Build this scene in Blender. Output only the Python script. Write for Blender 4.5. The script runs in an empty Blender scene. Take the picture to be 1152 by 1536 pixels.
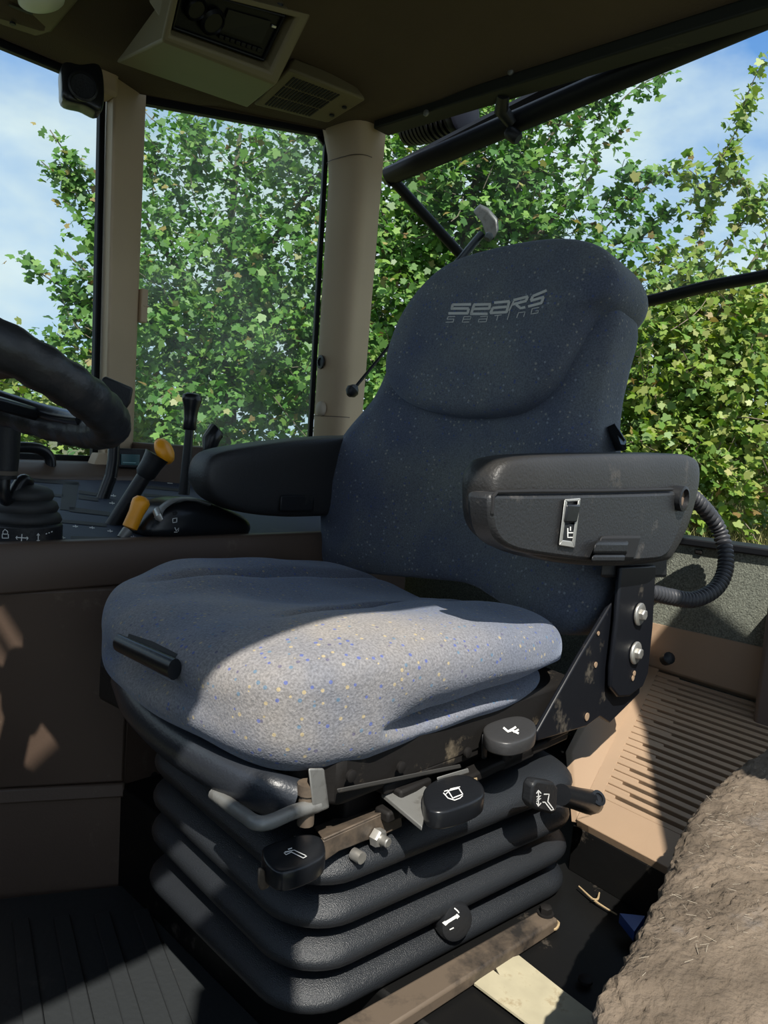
import bpy, bmesh, math, random
import numpy as np
from mathutils import Vector, Matrix
from mathutils.bvhtree import BVHTree

random.seed(7)
S = bpy.context.scene
COL = S.collection
H = 0.72                      # eye height above the cab floor mat; h values below are relative to the eye

# ------------------------------------------------------------------ camera
YAW, PITCH, ROLL, FPX = map(float, (47.7, 5.1, 4.0, 1150.0))
_y, _p, _r = (math.radians(a) for a in (YAW, PITCH, ROLL))
FW = Vector((math.sin(_y) * math.cos(_p), math.cos(_y) * math.cos(_p), -math.sin(_p)))
_rt = Vector((math.cos(_y), -math.sin(_y), 0)); _up = _rt.cross(FW)
RT = _rt * math.cos(_r) + _up * math.sin(_r)
UP = -_rt * math.sin(_r) + _up * math.cos(_r)
cam_d = bpy.data.cameras.new('camera'); cam = bpy.data.objects.new('camera', cam_d); COL.objects.link(cam)
M = Matrix((RT, UP, -FW)).transposed().to_4x4(); M.translation = Vector((0, 0, H)); cam.matrix_world = M
cam_d.sensor_fit = 'VERTICAL'; cam_d.sensor_height = 36; cam_d.lens = 36 * FPX / 1536; cam_d.clip_start = .02; cam_d.clip_end = 300
S.camera = cam

# ------------------------------------------------------------------ view, light, sky
S.view_settings.view_transform = 'Standard'; S.view_settings.look = 'None'
S.view_settings.gamma = 1; S.view_settings.use_curve_mapping = False
S.view_settings.exposure = 0.0
S.cycles.use_denoising = True
S.cycles.max_bounces = 10; S.cycles.diffuse_bounces = 5; S.cycles.transparent_max_bounces = 16
S.cycles.caustics_reflective = False; S.cycles.caustics_refractive = False
SUN_DIR = Vector((.09, .10, -.17))          # the way the sunlight travels
SUN_E = 7.5
sd = bpy.data.lights.new('sun', 'SUN'); sd.energy = SUN_E; sd.angle = math.radians(.55); sd.color = (1, .95, .86)
sun = bpy.data.objects.new('sun', sd); COL.objects.link(sun)
sun.rotation_euler = SUN_DIR.to_track_quat('-Z', 'Y').to_euler(); sun.location = (-2, -3, 5)

SKY = (1.3, .2, .5, 2.6, .35, .56)
W = bpy.data.worlds.new('sky'); S.world = W; W.use_nodes = True
nt = W.node_tree; nt.nodes.clear(); N = nt.nodes.new; L = nt.links.new
tc = N('ShaderNodeTexCoord'); mp = N('ShaderNodeMapping'); mp.inputs['Scale'].default_value = (1, 1, 1.9); mp.inputs['Location'].default_value = SKY[:3]
nz = N('ShaderNodeTexNoise'); nz.inputs['Scale'].default_value = SKY[3]; nz.inputs['Detail'].default_value = 7; nz.inputs['Roughness'].default_value = .55
rp = N('ShaderNodeValToRGB'); rp.color_ramp.elements[0].position = SKY[4]; rp.color_ramp.elements[1].position = SKY[5]
rp.color_ramp.elements[0].color = (0, 0, 0, 1); rp.color_ramp.elements[1].color = (1, 1, 1, 1)
sx = N('ShaderNodeSeparateXYZ'); zr = N('ShaderNodeMapRange'); zr.inputs['From Min'].default_value = 0; zr.inputs['From Max'].default_value = .5
blue = N('ShaderNodeMix'); blue.data_type = 'RGBA'; blue.inputs['A'].default_value = (.42, .64, .88, 1); blue.inputs['B'].default_value = (.10, .27, .66, 1)
nz2 = N('ShaderNodeTexNoise'); nz2.inputs['Scale'].default_value = 3.3; nz2.inputs['Detail'].default_value = 5
cl = N('ShaderNodeMix'); cl.data_type = 'RGBA'; cl.inputs['A'].default_value = (.50, .60, .68, 1); cl.inputs['B'].default_value = (.84, .93, .97, 1)
mx = N('ShaderNodeMix'); mx.data_type = 'RGBA'
bg = N('ShaderNodeBackground'); bg.inputs['Strength'].default_value = 1.2; wo = N('ShaderNodeOutputWorld')
L(tc.outputs['Generated'], mp.inputs['Vector']); L(mp.outputs[0], nz.inputs['Vector']); L(mp.outputs[0], nz2.inputs['Vector'])
L(nz.outputs['Fac'], rp.inputs['Fac']); L(tc.outputs['Generated'], sx.inputs[0]); L(sx.outputs['Z'], zr.inputs['Value'])
L(zr.outputs[0], blue.inputs['Factor']); L(nz2.outputs['Fac'], cl.inputs['Factor'])
L(rp.outputs['Color'], mx.inputs['Factor']); L(blue.outputs['Result'], mx.inputs['A']); L(cl.outputs['Result'], mx.inputs['B'])
L(mx.outputs['Result'], bg.inputs['Color']); L(bg.outputs[0], wo.inputs['Surface'])

# ------------------------------------------------------------------ geometry helpers
def P(x, y, h): return Vector((x, y, h + H))
EYE = Vector((0, 0, H))
def ray(px, py): return FW + RT * ((px - 576) / FPX) + UP * ((768 - py) / FPX)
def at(px, py, x=None, y=None, h=None, d=None):
    """the point of a plane of the cab (x, y or height h) or at a depth d that is seen at px, py"""
    r = ray(px, py)
    if x is not None: t = x / r.x
    elif y is not None: t = y / r.y
    elif h is not None: t = h / r.z
    else: t = d
    return EYE + r * t
def atp(px, py, p0, n):
    r = ray(px, py); return EYE + r * ((p0 - EYE).dot(n) / r.dot(n))
def lerp(a, b, t): return a + (b - a) * t
def smooth_closed(pts, n):
    pts = [Vector(p) for p in pts]; m = len(pts); out = []
    dense = []
    for i in range(m):
        p0, p1, p2, p3 = pts[i - 1], pts[i], pts[(i + 1) % m], pts[(i + 2) % m]
        for k in range(10):
            t = k / 10
            dense.append(.5 * ((2 * p1) + (p2 - p0) * t + (2 * p0 - 5 * p1 + 4 * p2 - p3) * t * t + (3 * p1 - p0 - 3 * p2 + p3) * t ** 3))
    ln = [0]
    for i in range(len(dense)): ln.append(ln[-1] + (dense[(i + 1) % len(dense)] - dense[i]).length)
    j = 0
    for k in range(n):
        s = ln[-1] * k / n
        while ln[j + 1] < s: j += 1
        t = (s - ln[j]) / max(1e-9, ln[j + 1] - ln[j])
        out.append(lerp(dense[j], dense[(j + 1) % len(dense)], t))
    return out
def smooth_open(pts, n):
    pts = [Vector(p) for p in pts]; m = len(pts); out = []
    for k in range(n + 1):
        s = (m - 1) * k / n; i = min(int(s), m - 2); t = s - i
        p1, p2 = pts[i], pts[i + 1]; p0 = pts[i - 1] if i else 2 * p1 - p2; p3 = pts[i + 2] if i + 2 < m else 2 * p2 - p1
        out.append(.5 * ((2 * p1) + (p2 - p0) * t + (2 * p0 - 5 * p1 + 4 * p2 - p3) * t * t + (3 * p1 - p0 - 3 * p2 + p3) * t ** 3))
    return out

class MB:
    def __init__(s): s.v = []; s.f = []
    def add(s, vs, fs):
        o = len(s.v); s.v += [Vector(v) for v in vs]; s.f += [tuple(i + o for i in f) for f in fs]; return s
    def box(s, c, sz, rot=None):
        c = Vector(c); vs = []
        for x in (-.5, .5):
            for y in (-.5, .5):
                for z in (-.5, .5):
                    v = Vector((x * sz[0], y * sz[1], z * sz[2])); vs.append(c + (rot @ v if rot else v))
        return s.add(vs, [(0, 1, 3, 2), (4, 6, 7, 5), (0, 4, 5, 1), (2, 3, 7, 6), (0, 2, 6, 4), (1, 5, 7, 3)])
    def hexa(s, a, b):                       # two matching loops of points
        n = len(a); return s.add(list(a) + list(b), [tuple(range(n))[::-1], tuple(range(n, 2 * n))] + [(i, (i + 1) % n, n + (i + 1) % n, n + i) for i in range(n)])
    def prism(s, pts, vec): return s.hexa([Vector(p) for p in pts], [Vector(p) + Vector(vec) for p in pts])
    def loft(s, loops, caps=True, closed=True):
        n = len(loops[0]); vs = [v for l in loops for v in l]; fs = []
        for k in range(len(loops) - 1):
            for i in range(n if closed else n - 1):
                j = (i + 1) % n; fs.append((k * n + i, k * n + j, (k + 1) * n + j, (k + 1) * n + i))
        if caps: fs += [tuple(range(n))[::-1], tuple(range((len(loops) - 1) * n, len(loops) * n))]
        return s.add(vs, fs)
    def tube(s, path, r, n=12, caps=True, flat=None, up=None, closed=False):
        path = [Vector(p) for p in path]; m = len(path); loops = []; ref = None
        for i, p in enumerate(path):
            if closed: t = path[(i + 1) % m] - path[i - 1]
            else: t = path[min(i + 1, m - 1)] - path[max(i - 1, 0)]
            t.normalize()
            if ref is None:
                ref = Vector(up) if up else (Vector((0, 0, 1)) if abs(t.z) < .9 else Vector((1, 0, 0)))
            a = ref - t * ref.dot(t); a.normalize(); ref = a if not up else ref; b = t.cross(a)
            rr = r[i] if isinstance(r, (list, tuple)) else r
            ra, rb = (rr, rr) if flat is None else (rr * flat[0], rr * flat[1])
            loops.append([p + a * math.cos(2 * math.pi * k / n) * ra + b * math.sin(2 * math.pi * k / n) * rb for k in range(n)])
        if closed: return s.loft(loops + [loops[0]], False)
        return s.loft(loops, caps)
    def lathe(s, prof, c, axis, n=28):        # prof = (radius, along)
        c = Vector(c); ax = Vector(axis).normalized(); a = ax.orthogonal().normalized(); b = ax.cross(a)
        return s.loft([[c + ax * z + (a * math.cos(2 * math.pi * k / n) + b * math.sin(2 * math.pi * k / n)) * max(r, 1e-5) for k in range(n)] for r, z in prof], True)
    def pillow(s, outline, nrm, tf, tb, n=96, p=3.2, K=12, disp=None, smooth=True):
        nrm = Vector(nrm).normalized(); o = smooth_closed(outline, n) if smooth else [Vector(q) for q in outline]; n = len(o)
        c = sum(o, Vector()) / n; rows = []
        for side in (1, -1):
            T = tf if side > 0 else tb
            ks = range(K, -1, -1) if side > 0 else range(1, K + 1)
            for k in ks:
                ph = (math.pi / 2 - 1e-3) * k / K; sc = math.cos(ph) ** (2 / p); dp = math.sin(ph) ** (2 / p) * T * side
                row = []
                for q in o:
                    v = c + (q - c) * max(sc, .02) + nrm * dp
                    if disp: v = v + disp(v, sc, side)
                    row.append(v)
                rows.append(row)
        return s.loft(rows, True)
    def grid(s, fn, nu, nv):
        vs = [fn(i / nu, j / nv) for i in range(nu + 1) for j in range(nv + 1)]
        return s.add(vs, [(i * (nv + 1) + j, (i + 1) * (nv + 1) + j, (i + 1) * (nv + 1) + j + 1, i * (nv + 1) + j + 1) for i in range(nu) for j in range(nv)])

def base_of(o):
    while o.parent: o = o.parent
    return Vector(o['_base'])
def mesh_of(name, mb, mat, L0, bev=0, ang=40, seg=2, fix=True):
    me = bpy.data.meshes.new(name); me.from_pydata([tuple(v - L0) for v in mb.v], [], mb.f)
    bm = bmesh.new(); bm.from_mesh(me)
    if fix: bmesh.ops.recalc_face_normals(bm, faces=bm.faces)
    for f in bm.faces: f.smooth = True
    bm.to_mesh(me); bm.free(); me.materials.append(mat)
    me.set_sharp_from_angle(angle=math.radians(ang))
    o = bpy.data.objects.new(name, me); COL.objects.link(o)
    if bev:
        b = o.modifiers.new('bevel', 'BEVEL'); b.width = bev; b.segments = seg; b.limit_method = 'ANGLE'; b.angle_limit = math.radians(35); b.harden_normals = False
    return o
def part(name, mb, mat, parent, bev=0, ang=40, label=None, fix=True, kind=None):
    o = mesh_of(name, mb, mat, base_of(parent), bev, ang, fix=fix); o.parent = parent
    if label: o['label'] = label
    if kind: o['kind'] = kind
    return o
def tag(o, label, cat, group=None, kind=None):
    if label: o['label'] = label
    if cat: o['category'] = cat
    if group: o['group'] = group
    if kind: o['kind'] = kind
def thing(name, loc, label, cat, group=None, kind=None):
    o = bpy.data.objects.new(name, None); COL.objects.link(o); o.location = loc; o['_base'] = tuple(loc); o.empty_display_size = .05
    tag(o, label, cat, group, kind); return o
def solo(name, mb, mat, label=None, cat=None, group=None, kind=None, bev=0, ang=40, fix=True):
    xs = [v.x for v in mb.v]; ys = [v.y for v in mb.v]; zs = [v.z for v in mb.v]
    L0 = Vector(((min(xs) + max(xs)) / 2, (min(ys) + max(ys)) / 2, min(zs)))
    o = mesh_of(name, mb, mat, L0, bev, ang, fix=fix); o.location = L0; o['_base'] = tuple(L0); tag(o, label, cat, group, kind); return o
def bvh_of(o):
    L0 = base_of(o); me = o.data
    return BVHTree.FromPolygons([Vector(v.co) + L0 for v in me.vertices], [tuple(p.vertices) for p in me.polygons])
def decal(name, target, strokes, mat, parent, off=.0006, label=None):
    """flat marks lying on a surface: each stroke = (list of seen points, width in those units)"""
    bv = bvh_of(target); mb = MB()
    def hit(q):
        r = ray(*q).normalized(); loc, nor, i, d = bv.ray_cast(EYE, r)
        if loc is None: return None
        if nor.dot(r) > 0: nor = -nor
        return loc + nor * off
    for pts, w in strokes:
        pts = [Vector(p) for p in pts]
        fine = [pts[0]]
        for a, b in zip(pts, pts[1:]):
            m = max(1, int((b - a).length / 3))
            fine += [a + (b - a) * k / m for k in range(1, m + 1)]
        quad = []
        for i, p in enumerate(fine):
            t = fine[min(i + 1, len(fine) - 1)] - fine[max(i - 1, 0)]; t.normalize(); nn = Vector((-t.y, t.x)) * w / 2
            a, b = hit(p + nn), hit(p - nn)
            if a is None or b is None: quad = []; break
            quad.append((a, b))
        for (a, b), (c, d) in zip(quad, quad[1:]): mb.add([a, b, d, c], [(0, 1, 2, 3)])
    if not mb.v: return None
    return part(name, mb, mat, parent, label=label, fix=False)

# ------------------------------------------------------------------ materials
def mat(name, col, rough=.5, metal=0., var=.0, vscale=6., bump=0., bscale=200., spec=.5, dust=None, dust_amt=.0, dscale=9., sheen=0.):
    m = bpy.data.materials.new(name); m.use_nodes = True; t = m.node_tree; b = t.nodes['Principled BSDF']; n = t.nodes.new; l = t.links.new
    b.inputs['Roughness'].default_value = rough; b.inputs['Metallic'].default_value = metal; b.inputs['Specular IOR Level'].default_value = spec
    b.inputs['Base Color'].default_value = (*col, 1)
    if sheen: b.inputs['Sheen Weight'].default_value = sheen
    tc = n('ShaderNodeTexCoord')
    last = None
    if var:
        nz = n('ShaderNodeTexNoise'); nz.inputs['Scale'].default_value = vscale; nz.inputs['Detail'].default_value = 5
        l(tc.outputs['Object'], nz.inputs['Vector'])
        mr = n('ShaderNodeMapRange'); mr.inputs['From Min'].default_value = .3; mr.inputs['From Max'].default_value = .7
        mr.inputs['To Min'].default_value = 1 - var; mr.inputs['To Max'].default_value = 1 + var; l(nz.outputs['Fac'], mr.inputs['Value'])
        vm = n('ShaderNodeVectorMath'); vm.operation = 'SCALE'; vm.inputs[0].default_value = col; l(mr.outputs[0], vm.inputs['Scale'])
        last = vm.outputs[0]; l(last, b.inputs['Base Color'])
    if dust:
        nz = n('ShaderNodeTexNoise'); nz.inputs['Scale'].default_value = dscale; nz.inputs['Detail'].default_value = 8; nz.inputs['Roughness'].default_value = .7
        l(tc.outputs['Object'], nz.inputs['Vector'])
        mr = n('ShaderNodeMapRange'); mr.inputs['From Min'].default_value = .62 - dust_amt * .4; mr.inputs['From Max'].default_value = .78 - dust_amt * .3
        l(nz.outputs['Fac'], mr.inputs['Value'])
        mxn = n('ShaderNodeMix'); mxn.data_type = 'RGBA'; mxn.inputs['A'].default_value = (*col, 1); mxn.inputs['B'].default_value = (*dust, 1)
        l(mr.outputs[0], mxn.inputs['Factor'])
        if last: l(last, mxn.inputs['A'])
        l(mxn.outputs['Result'], b.inputs['Base Color'])
    if bump:
        nz = n('ShaderNodeTexNoise'); nz.inputs['Scale'].default_value = bscale; nz.inputs['Detail'].default_value = 3
        l(tc.outputs['Object'], nz.inputs['Vector'])
        bp = n('ShaderNodeBump'); bp.inputs['Strength'].default_value = bump; bp.inputs['Distance'].default_value = .002
        l(nz.outputs['Fac'], bp.inputs['Height']); l(bp.outputs[0], b.inputs['Normal'])
    return m

def fabric(name, base, worn, wamt, dots, dmix=.6, front=None):
    m = bpy.data.materials.new(name); m.use_nodes = True; t = m.node_tree; b = t.nodes['Principled BSDF']; n = t.nodes.new; l = t.links.new
    b.inputs['Roughness'].default_value = .95; b.inputs['Specular IOR Level'].default_value = .15; b.inputs['Sheen Weight'].default_value = .25; b.inputs['Sheen Roughness'].default_value = .5
    b.inputs['Sheen Tint'].default_value = (.6, .7, .9, 1)
    tc = n('ShaderNodeTexCoord')
    big = n('ShaderNodeTexNoise'); big.inputs['Scale'].default_value = 5.; big.inputs['Detail'].default_value = 4; l(tc.outputs['Object'], big.inputs['Vector'])
    mr = n('ShaderNodeMapRange'); mr.inputs['From Min'].default_value = .35; mr.inputs['From Max'].default_value = .7; mr.inputs['To Max'].default_value = wamt; l(big.outputs['Fac'], mr.inputs['Value'])
    m1 = n('ShaderNodeMix'); m1.data_type = 'RGBA'; m1.inputs['A'].default_value = (*base, 1); m1.inputs['B'].default_value = (*worn, 1); l(mr.outputs[0], m1.inputs['Factor'])
    if front:
        sx = n('ShaderNodeSeparateXYZ'); l(tc.outputs['Object'], sx.inputs[0]); fm = n('ShaderNodeMapRange'); fm.inputs['From Min'].default_value = front[0]; fm.inputs['From Max'].default_value = front[1]; fm.inputs['To Min'].default_value = 1; fm.inputs['To Max'].default_value = .15
        l(sx.outputs['X'], fm.inputs['Value']); mu = n('ShaderNodeMath'); mu.operation = 'MULTIPLY'; l(mr.outputs[0], mu.inputs[0]); l(fm.outputs[0], mu.inputs[1]); l(mu.outputs[0], m1.inputs['Factor'])
    fine = n('ShaderNodeTexNoise'); fine.inputs['Scale'].default_value = 420; fine.inputs['Detail'].default_value = 2; l(tc.outputs['Object'], fine.inputs['Vector'])
    fr = n('ShaderNodeMapRange'); fr.inputs['From Min'].default_value = .3; fr.inputs['From Max'].default_value = .7; fr.inputs['To Min'].default_value = .74; fr.inputs['To Max'].default_value = 1.26; l(fine.outputs['Fac'], fr.inputs['Value'])
    vm = n('ShaderNodeVectorMath'); vm.operation = 'SCALE'; l(m1.outputs['Result'], vm.inputs[0]); l(fr.outputs[0], vm.inputs['Scale'])
    vo = n('ShaderNodeTexVoronoi'); vo.inputs['Scale'].default_value = 125; vo.inputs['Randomness'].default_value = .8; l(tc.outputs['Object'], vo.inputs['Vector'])
    dm = n('ShaderNodeMath'); dm.operation = 'LESS_THAN'; dm.inputs[1].default_value = .24; l(vo.outputs['Distance'], dm.inputs[0])
    sp = n('ShaderNodeSeparateColor'); l(vo.outputs['Color'], sp.inputs[0])
    pr = n('ShaderNodeMath'); pr.operation = 'LESS_THAN'; pr.inputs[1].default_value = .62; l(sp.outputs[0], pr.inputs[0])
    mm = n('ShaderNodeMath'); mm.operation = 'MULTIPLY'; l(dm.outputs[0], mm.inputs[0]); l(pr.outputs[0], mm.inputs[1])
    mm2 = n('ShaderNodeMath'); mm2.operation = 'MULTIPLY'; mm2.inputs[1].default_value = dmix; l(mm.outputs[0], mm2.inputs[0])
    rp = n('ShaderNodeValToRGB'); rp.color_ramp.interpolation = 'CONSTANT'; e = rp.color_ramp.elements
    e[0].position = 0; e[0].color = (*dots[0], 1); e[1].position = .38; e[1].color = (*dots[1], 1)
    q = e.new(.66); q.color = (*dots[2], 1); q = e.new(.86); q.color = (*dots[3], 1); l(sp.outputs[1], rp.inputs['Fac'])
    m2 = n('ShaderNodeMix'); m2.data_type = 'RGBA'; l(mm2.outputs[0], m2.inputs['Factor']); l(vm.outputs[0], m2.inputs['A']); l(rp.outputs['Color'], m2.inputs['B'])
    l(m2.outputs['Result'], b.inputs['Base Color'])
    bp = n('ShaderNodeBump'); bp.inputs['Strength'].default_value = .55; bp.inputs['Distance'].default_value = .0015; l(fine.outputs['Fac'], bp.inputs['Height']); l(bp.outputs[0], b.inputs['Normal'])
    return m
def glass(name, dust, tint=(.93, .97, .96)):  # dust: amount of diffuse film, also used to paint in a reflection haze
    m = bpy.data.materials.new(name); m.use_nodes = True; t = m.node_tree; t.nodes.clear(); n = t.nodes.new; l = t.links.new
    tr = n('ShaderNodeBsdfTransparent'); tr.inputs[0].default_value = (*tint, 1)
    gl = n('ShaderNodeBsdfGlossy'); gl.inputs['Roughness'].default_value = .02
    fz = n('ShaderNodeLayerWeight'); fz.inputs['Blend'].default_value = .12
    m1 = n('ShaderNodeMixShader'); l(fz.outputs['Fresnel'], m1.inputs[0]); l(tr.outputs[0], m1.inputs[1]); l(gl.outputs[0], m1.inputs[2])
    df = n('ShaderNodeBsdfDiffuse'); df.inputs[0].default_value = (.8, .82, .8, 1)
    tl = n('ShaderNodeBsdfTranslucent'); tl.inputs[0].default_value = (.8, .82, .8, 1)
    ad = n('ShaderNodeMixShader'); ad.inputs[0].default_value = .5; l(df.outputs[0], ad.inputs[1]); l(tl.outputs[0], ad.inputs[2])
    tc = n('ShaderNodeTexCoord'); nz = n('ShaderNodeTexNoise'); nz.inputs['Scale'].default_value = 7; nz.inputs['Detail'].default_value = 8; l(tc.outputs['Object'], nz.inputs['Vector'])
    mr = n('ShaderNodeMapRange'); mr.inputs['From Min'].default_value = .4; mr.inputs['From Max'].default_value = .8; mr.inputs['To Min'].default_value = dust * .4; mr.inputs['To Max'].default_value = dust * 2.2; l(nz.outputs['Fac'], mr.inputs['Value'])
    m2 = n('ShaderNodeMixShader'); l(mr.outputs[0], m2.inputs[0]); l(m1.outputs[0], m2.inputs[1]); l(ad.outputs[0], m2.inputs[2])
    o = n('ShaderNodeOutputMaterial'); l(m2.outputs[0], o.inputs[0]); return m

DUSTC = (.30, .25, .18)
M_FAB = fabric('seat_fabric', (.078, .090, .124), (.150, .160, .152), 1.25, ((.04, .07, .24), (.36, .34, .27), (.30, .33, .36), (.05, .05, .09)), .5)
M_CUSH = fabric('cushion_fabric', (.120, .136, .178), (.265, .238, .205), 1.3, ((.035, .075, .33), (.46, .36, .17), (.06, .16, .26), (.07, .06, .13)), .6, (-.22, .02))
M_BLK = mat('black_plastic', (.013, .014, .016), .45, spec=.35, bump=.25, bscale=260, dust=(.09, .085, .075), dust_amt=.05)
M_GLOSS = mat('glossy_black_plastic', (.009, .010, .012), .28, spec=.4, bump=.08, bscale=180)
M_RUB = mat('bellows_rubber', (.013, .015, .018), .38, bump=.45, bscale=900, var=.15, spec=.5)
M_STEELBLK = mat('black_painted_steel', (.006, .007, .010), .42, spec=.28, dust=(.16, .14, .11), dust_amt=.09, dscale=14, bump=.1, bscale=60)
M_GRIME = mat('grimy_black_steel', (.010, .009, .0085), .65, spec=.2, dust=(.16, .13, .09), dust_amt=.02, dscale=16, bump=.3, bscale=90)
M_RAIL = mat('worn_dusty_rail', (.135, .103, .075), .55, .25, dust=(.025, .022, .02), dust_amt=.36, dscale=14, bump=.2, bscale=60)
M_ZINC = mat('zinc_bolt', (.42, .41, .38), .4, .75, var=.25, vscale=60)
M_GREYM = mat('worn_grey_metal', (.20, .20, .19), .45, .35, dust=(.06, .05, .04), dust_amt=.15, dscale=20, bump=.2, bscale=150)
M_ARM = mat('armrest_vinyl', (.020, .019, .018), .5, bump=.35, bscale=300, var=.2, vscale=8, dust=(.10, .085, .07), dust_amt=.06)
M_BROWN = mat('brown_console_plastic', (.098, .066, .048), .5, var=.08, vscale=4, bump=.12, bscale=350, dust=(.22, .17, .12), dust_amt=.02)
M_TRAY = mat('tan_brown_tray_plastic', (.31, .215, .14), .5, var=.08, vscale=5, bump=.1, bscale=250)
M_TAN = mat('tan_pillar_trim', (.52, .39, .25), .6, var=.06, vscale=5, bump=.1, bscale=300)
M_TANE = mat('tan_pillar_edge', (.52, .44, .34), .6)
M_HEAD = mat('headliner_cloth', (.098, .070, .045), .95, bump=.5, bscale=330, var=.12, vscale=3)
M_OVER = mat('overhead_plastic', (.17, .14, .075), .55, var=.05, vscale=5, bump=.08, bscale=260)
M_FOAM = mat('grey_green_wall_foam', (.15, .16, .13), .9, bump=.8, bscale=420, var=.5, vscale=380)
M_SEAL = mat('black_window_rubber', (.007, .008, .010), .5, spec=.22)
M_DKGREEN = mat('dark_roof_rail', (.018, .020, .016), .55, spec=.25, dust=(.09, .08, .06), dust_amt=.08)
M_DECK = mat('slate_console_deck', (.036, .047, .076), .6, spec=.3, bump=.1, bscale=250, dust=(.12, .11, .1), dust_amt=.03)
M_SLOT = mat('black_slot', (.008, .008, .009), .7)
M_ORANGE = mat('orange_plastic', (1.0, .40, .015), .38, var=.08, vscale=40)
M_WHITE = mat('white_marking', (.72, .72, .70), .6)
M_LOGO = mat('grey_embroidery', (.52, .51, .47), .85, bump=.6, bscale=500)
M_MAT = mat('rubber_floor_mat', (.022, .025, .027), .55, dust=(.09, .085, .075), dust_amt=.08, dscale=7, bump=.3, bscale=120)
M_PLATE = mat('black_floor_plate', (.006, .006, .006), .45, spec=.22, dust=(.12, .10, .08), dust_amt=.03, dscale=22, bump=.15, bscale=70)
M_LABEL = mat('cream_worn_label', (.40, .36, .25), .6, var=.12, vscale=30, dust=(.22, .15, .07), dust_amt=.16, dscale=34)
M_STRAW = mat('straw', (.34, .25, .14), .8)
M_FUZZ = mat('dusty_brown_fleece', (.140, .110, .082), 1., var=.3, vscale=28, bump=1.0, bscale=240, dust=(.17, .15, .135), dust_amt=.12, dscale=13, spec=.1)
M_LENS = mat('frosted_lamp_lens', (.75, .78, .70), .35)
M_LCD = mat('teal_display', (.02, .10, .11), .2)
M_BLUE = mat('blue_film', (.03, .07, .25), .3)
M_SILVER = mat('silver_frame', (.50, .50, .48), .35, .6, dust=(.2, .17, .12), dust_amt=.1, dscale=60)
M_GLASS = glass('window_glass', .010); M_GLASS_HAZE = glass('hazed_window_glass', .085, (.90, .96, .93))  # second glass: film raised to paint in a hazy light reflection
M_BARK = mat('bark', (.14, .115, .085), .9, var=.3, vscale=20, bump=.6, bscale=60)
M_GROUND = mat('grassy_ground', (.085, .09, .035), .95, var=.35, vscale=3, bump=.6, bscale=20)
M_STRAWG = mat('dry_grass', (.36, .33, .13), .95, var=.3, vscale=6)

# ================================================================== STRUCTURE
def struct(name, mb, m, **k): return solo(name, mb, m, kind='structure', **k)

# floor pan and raised seat pedestal -------------------------------------------------
fl = MB(); fl.box(P(.55, .45, -.745), (2.0, 1.75, .03))
struct('floor', fl, M_PLATE)
# pedestal under the seat
pd = MB(); pd.prism([P(.60, 1.10, -.729), P(.565, .30, -.729), P(1.40, .10, -.729), P(1.40, 1.10, -.729)], (0, 0, .165))
ped = struct('trim_1', pd, M_PLATE, bev=.006)
# floor mat
mt = MB(); X0, X1, Y0, Y1 = .0, .60, .25, 1.10
def matq(u, v): return P(u, v, -.727)
mt.prism([P(-.35, 1.30, -.7295), P(-.35, .0, -.7295), P(.545, .0, -.7295), P(.60, 1.045, -.7295), P(.44, 1.135, -.7295), P(.2, 1.28, -.7295)], (0, 0, .010))
for i in range(17):
    a = Vector((.585 - i * .046, .965 + i * .03, 0)); b = a + Vector((-.235, -.72, 0)) ; b = a + Vector((-.28, -.85, 0))
    w = Vector((.011, -.003, 0))
    mt.prism([P(a.x, a.y, -.7195) + w, P(a.x, a.y, -.7195) - w, P(b.x, b.y, -.7195) - w, P(b.x, b.y, -.7195) + w], (0, 0, .0055))
solo('floor_mat', mt, M_MAT, 'black ribbed rubber mat on the floor in front of the seat base', 'floor mat', bev=.002)

# side wall below the windows, outside of the console (right side of the cab)
wl = MB()
wl.prism([P(-.7, 1.80, -.74), P(.95, 1.80, -.74), P(1.40, 1.57, -.74), P(1.47, 1.60, -.74), P(1.0, 1.86, -.74), P(-.7, 1.86, -.74)], (0, 0, .655))
struct('wall_right', wl, M_BROWN)
# rear wall: foam faced panel under the rear window opening
wr = MB(); wr.prism([P(1.40, 1.57, -.74), P(1.40, -.20, -.74), P(1.46, -.20, -.74), P(1.46, 1.57, -.74)], (0, 0, .595))
wrear = struct('wall_rear', wr, M_FOAM)
cap = MB(); cap.box(P(1.425, .68, -.139), (.07, 1.78, .014)); part('sill_strip', cap, M_SEAL, wrear, .003)
for (a, b) in (((1048, 828), 9),):
    q = at(*a, x=1.397); k = MB(); k.box(q, (.005, .013, .008)); part('plug', k, M_GRIME, wrear, .002)
# roof: headliner inside, shell outside
def head_h(x, y):
    h = .872
    h -= .085 * max(0, min(1, (x - 1.12) / .31)) ** 1.6
    h -= .085 * max(0, min(1, (y - 1.05) / .60)) ** 1.5
    h -= .03 * max(0, min(1, (.25 - y) / .4)) ** 2
    return max(h, .792) if x > 1.1 else h
hd = MB(); HX0, HX1, HY0, HY1 = -.62, 1.43, .0, 1.77
def hfun(u, v):
    x, y = lerp(HX0, HX1, u), lerp(HY0, HY1, v); return P(x, y, head_h(x, y))
def edge_y(x): return HY1 if x < .95 else HY1 - (x - .95) * .55
def hfun(u, v):
    x = lerp(HX0, HX1, u); y = lerp(HY0, edge_y(x), v); return P(x, y, head_h(x, y))
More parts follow.
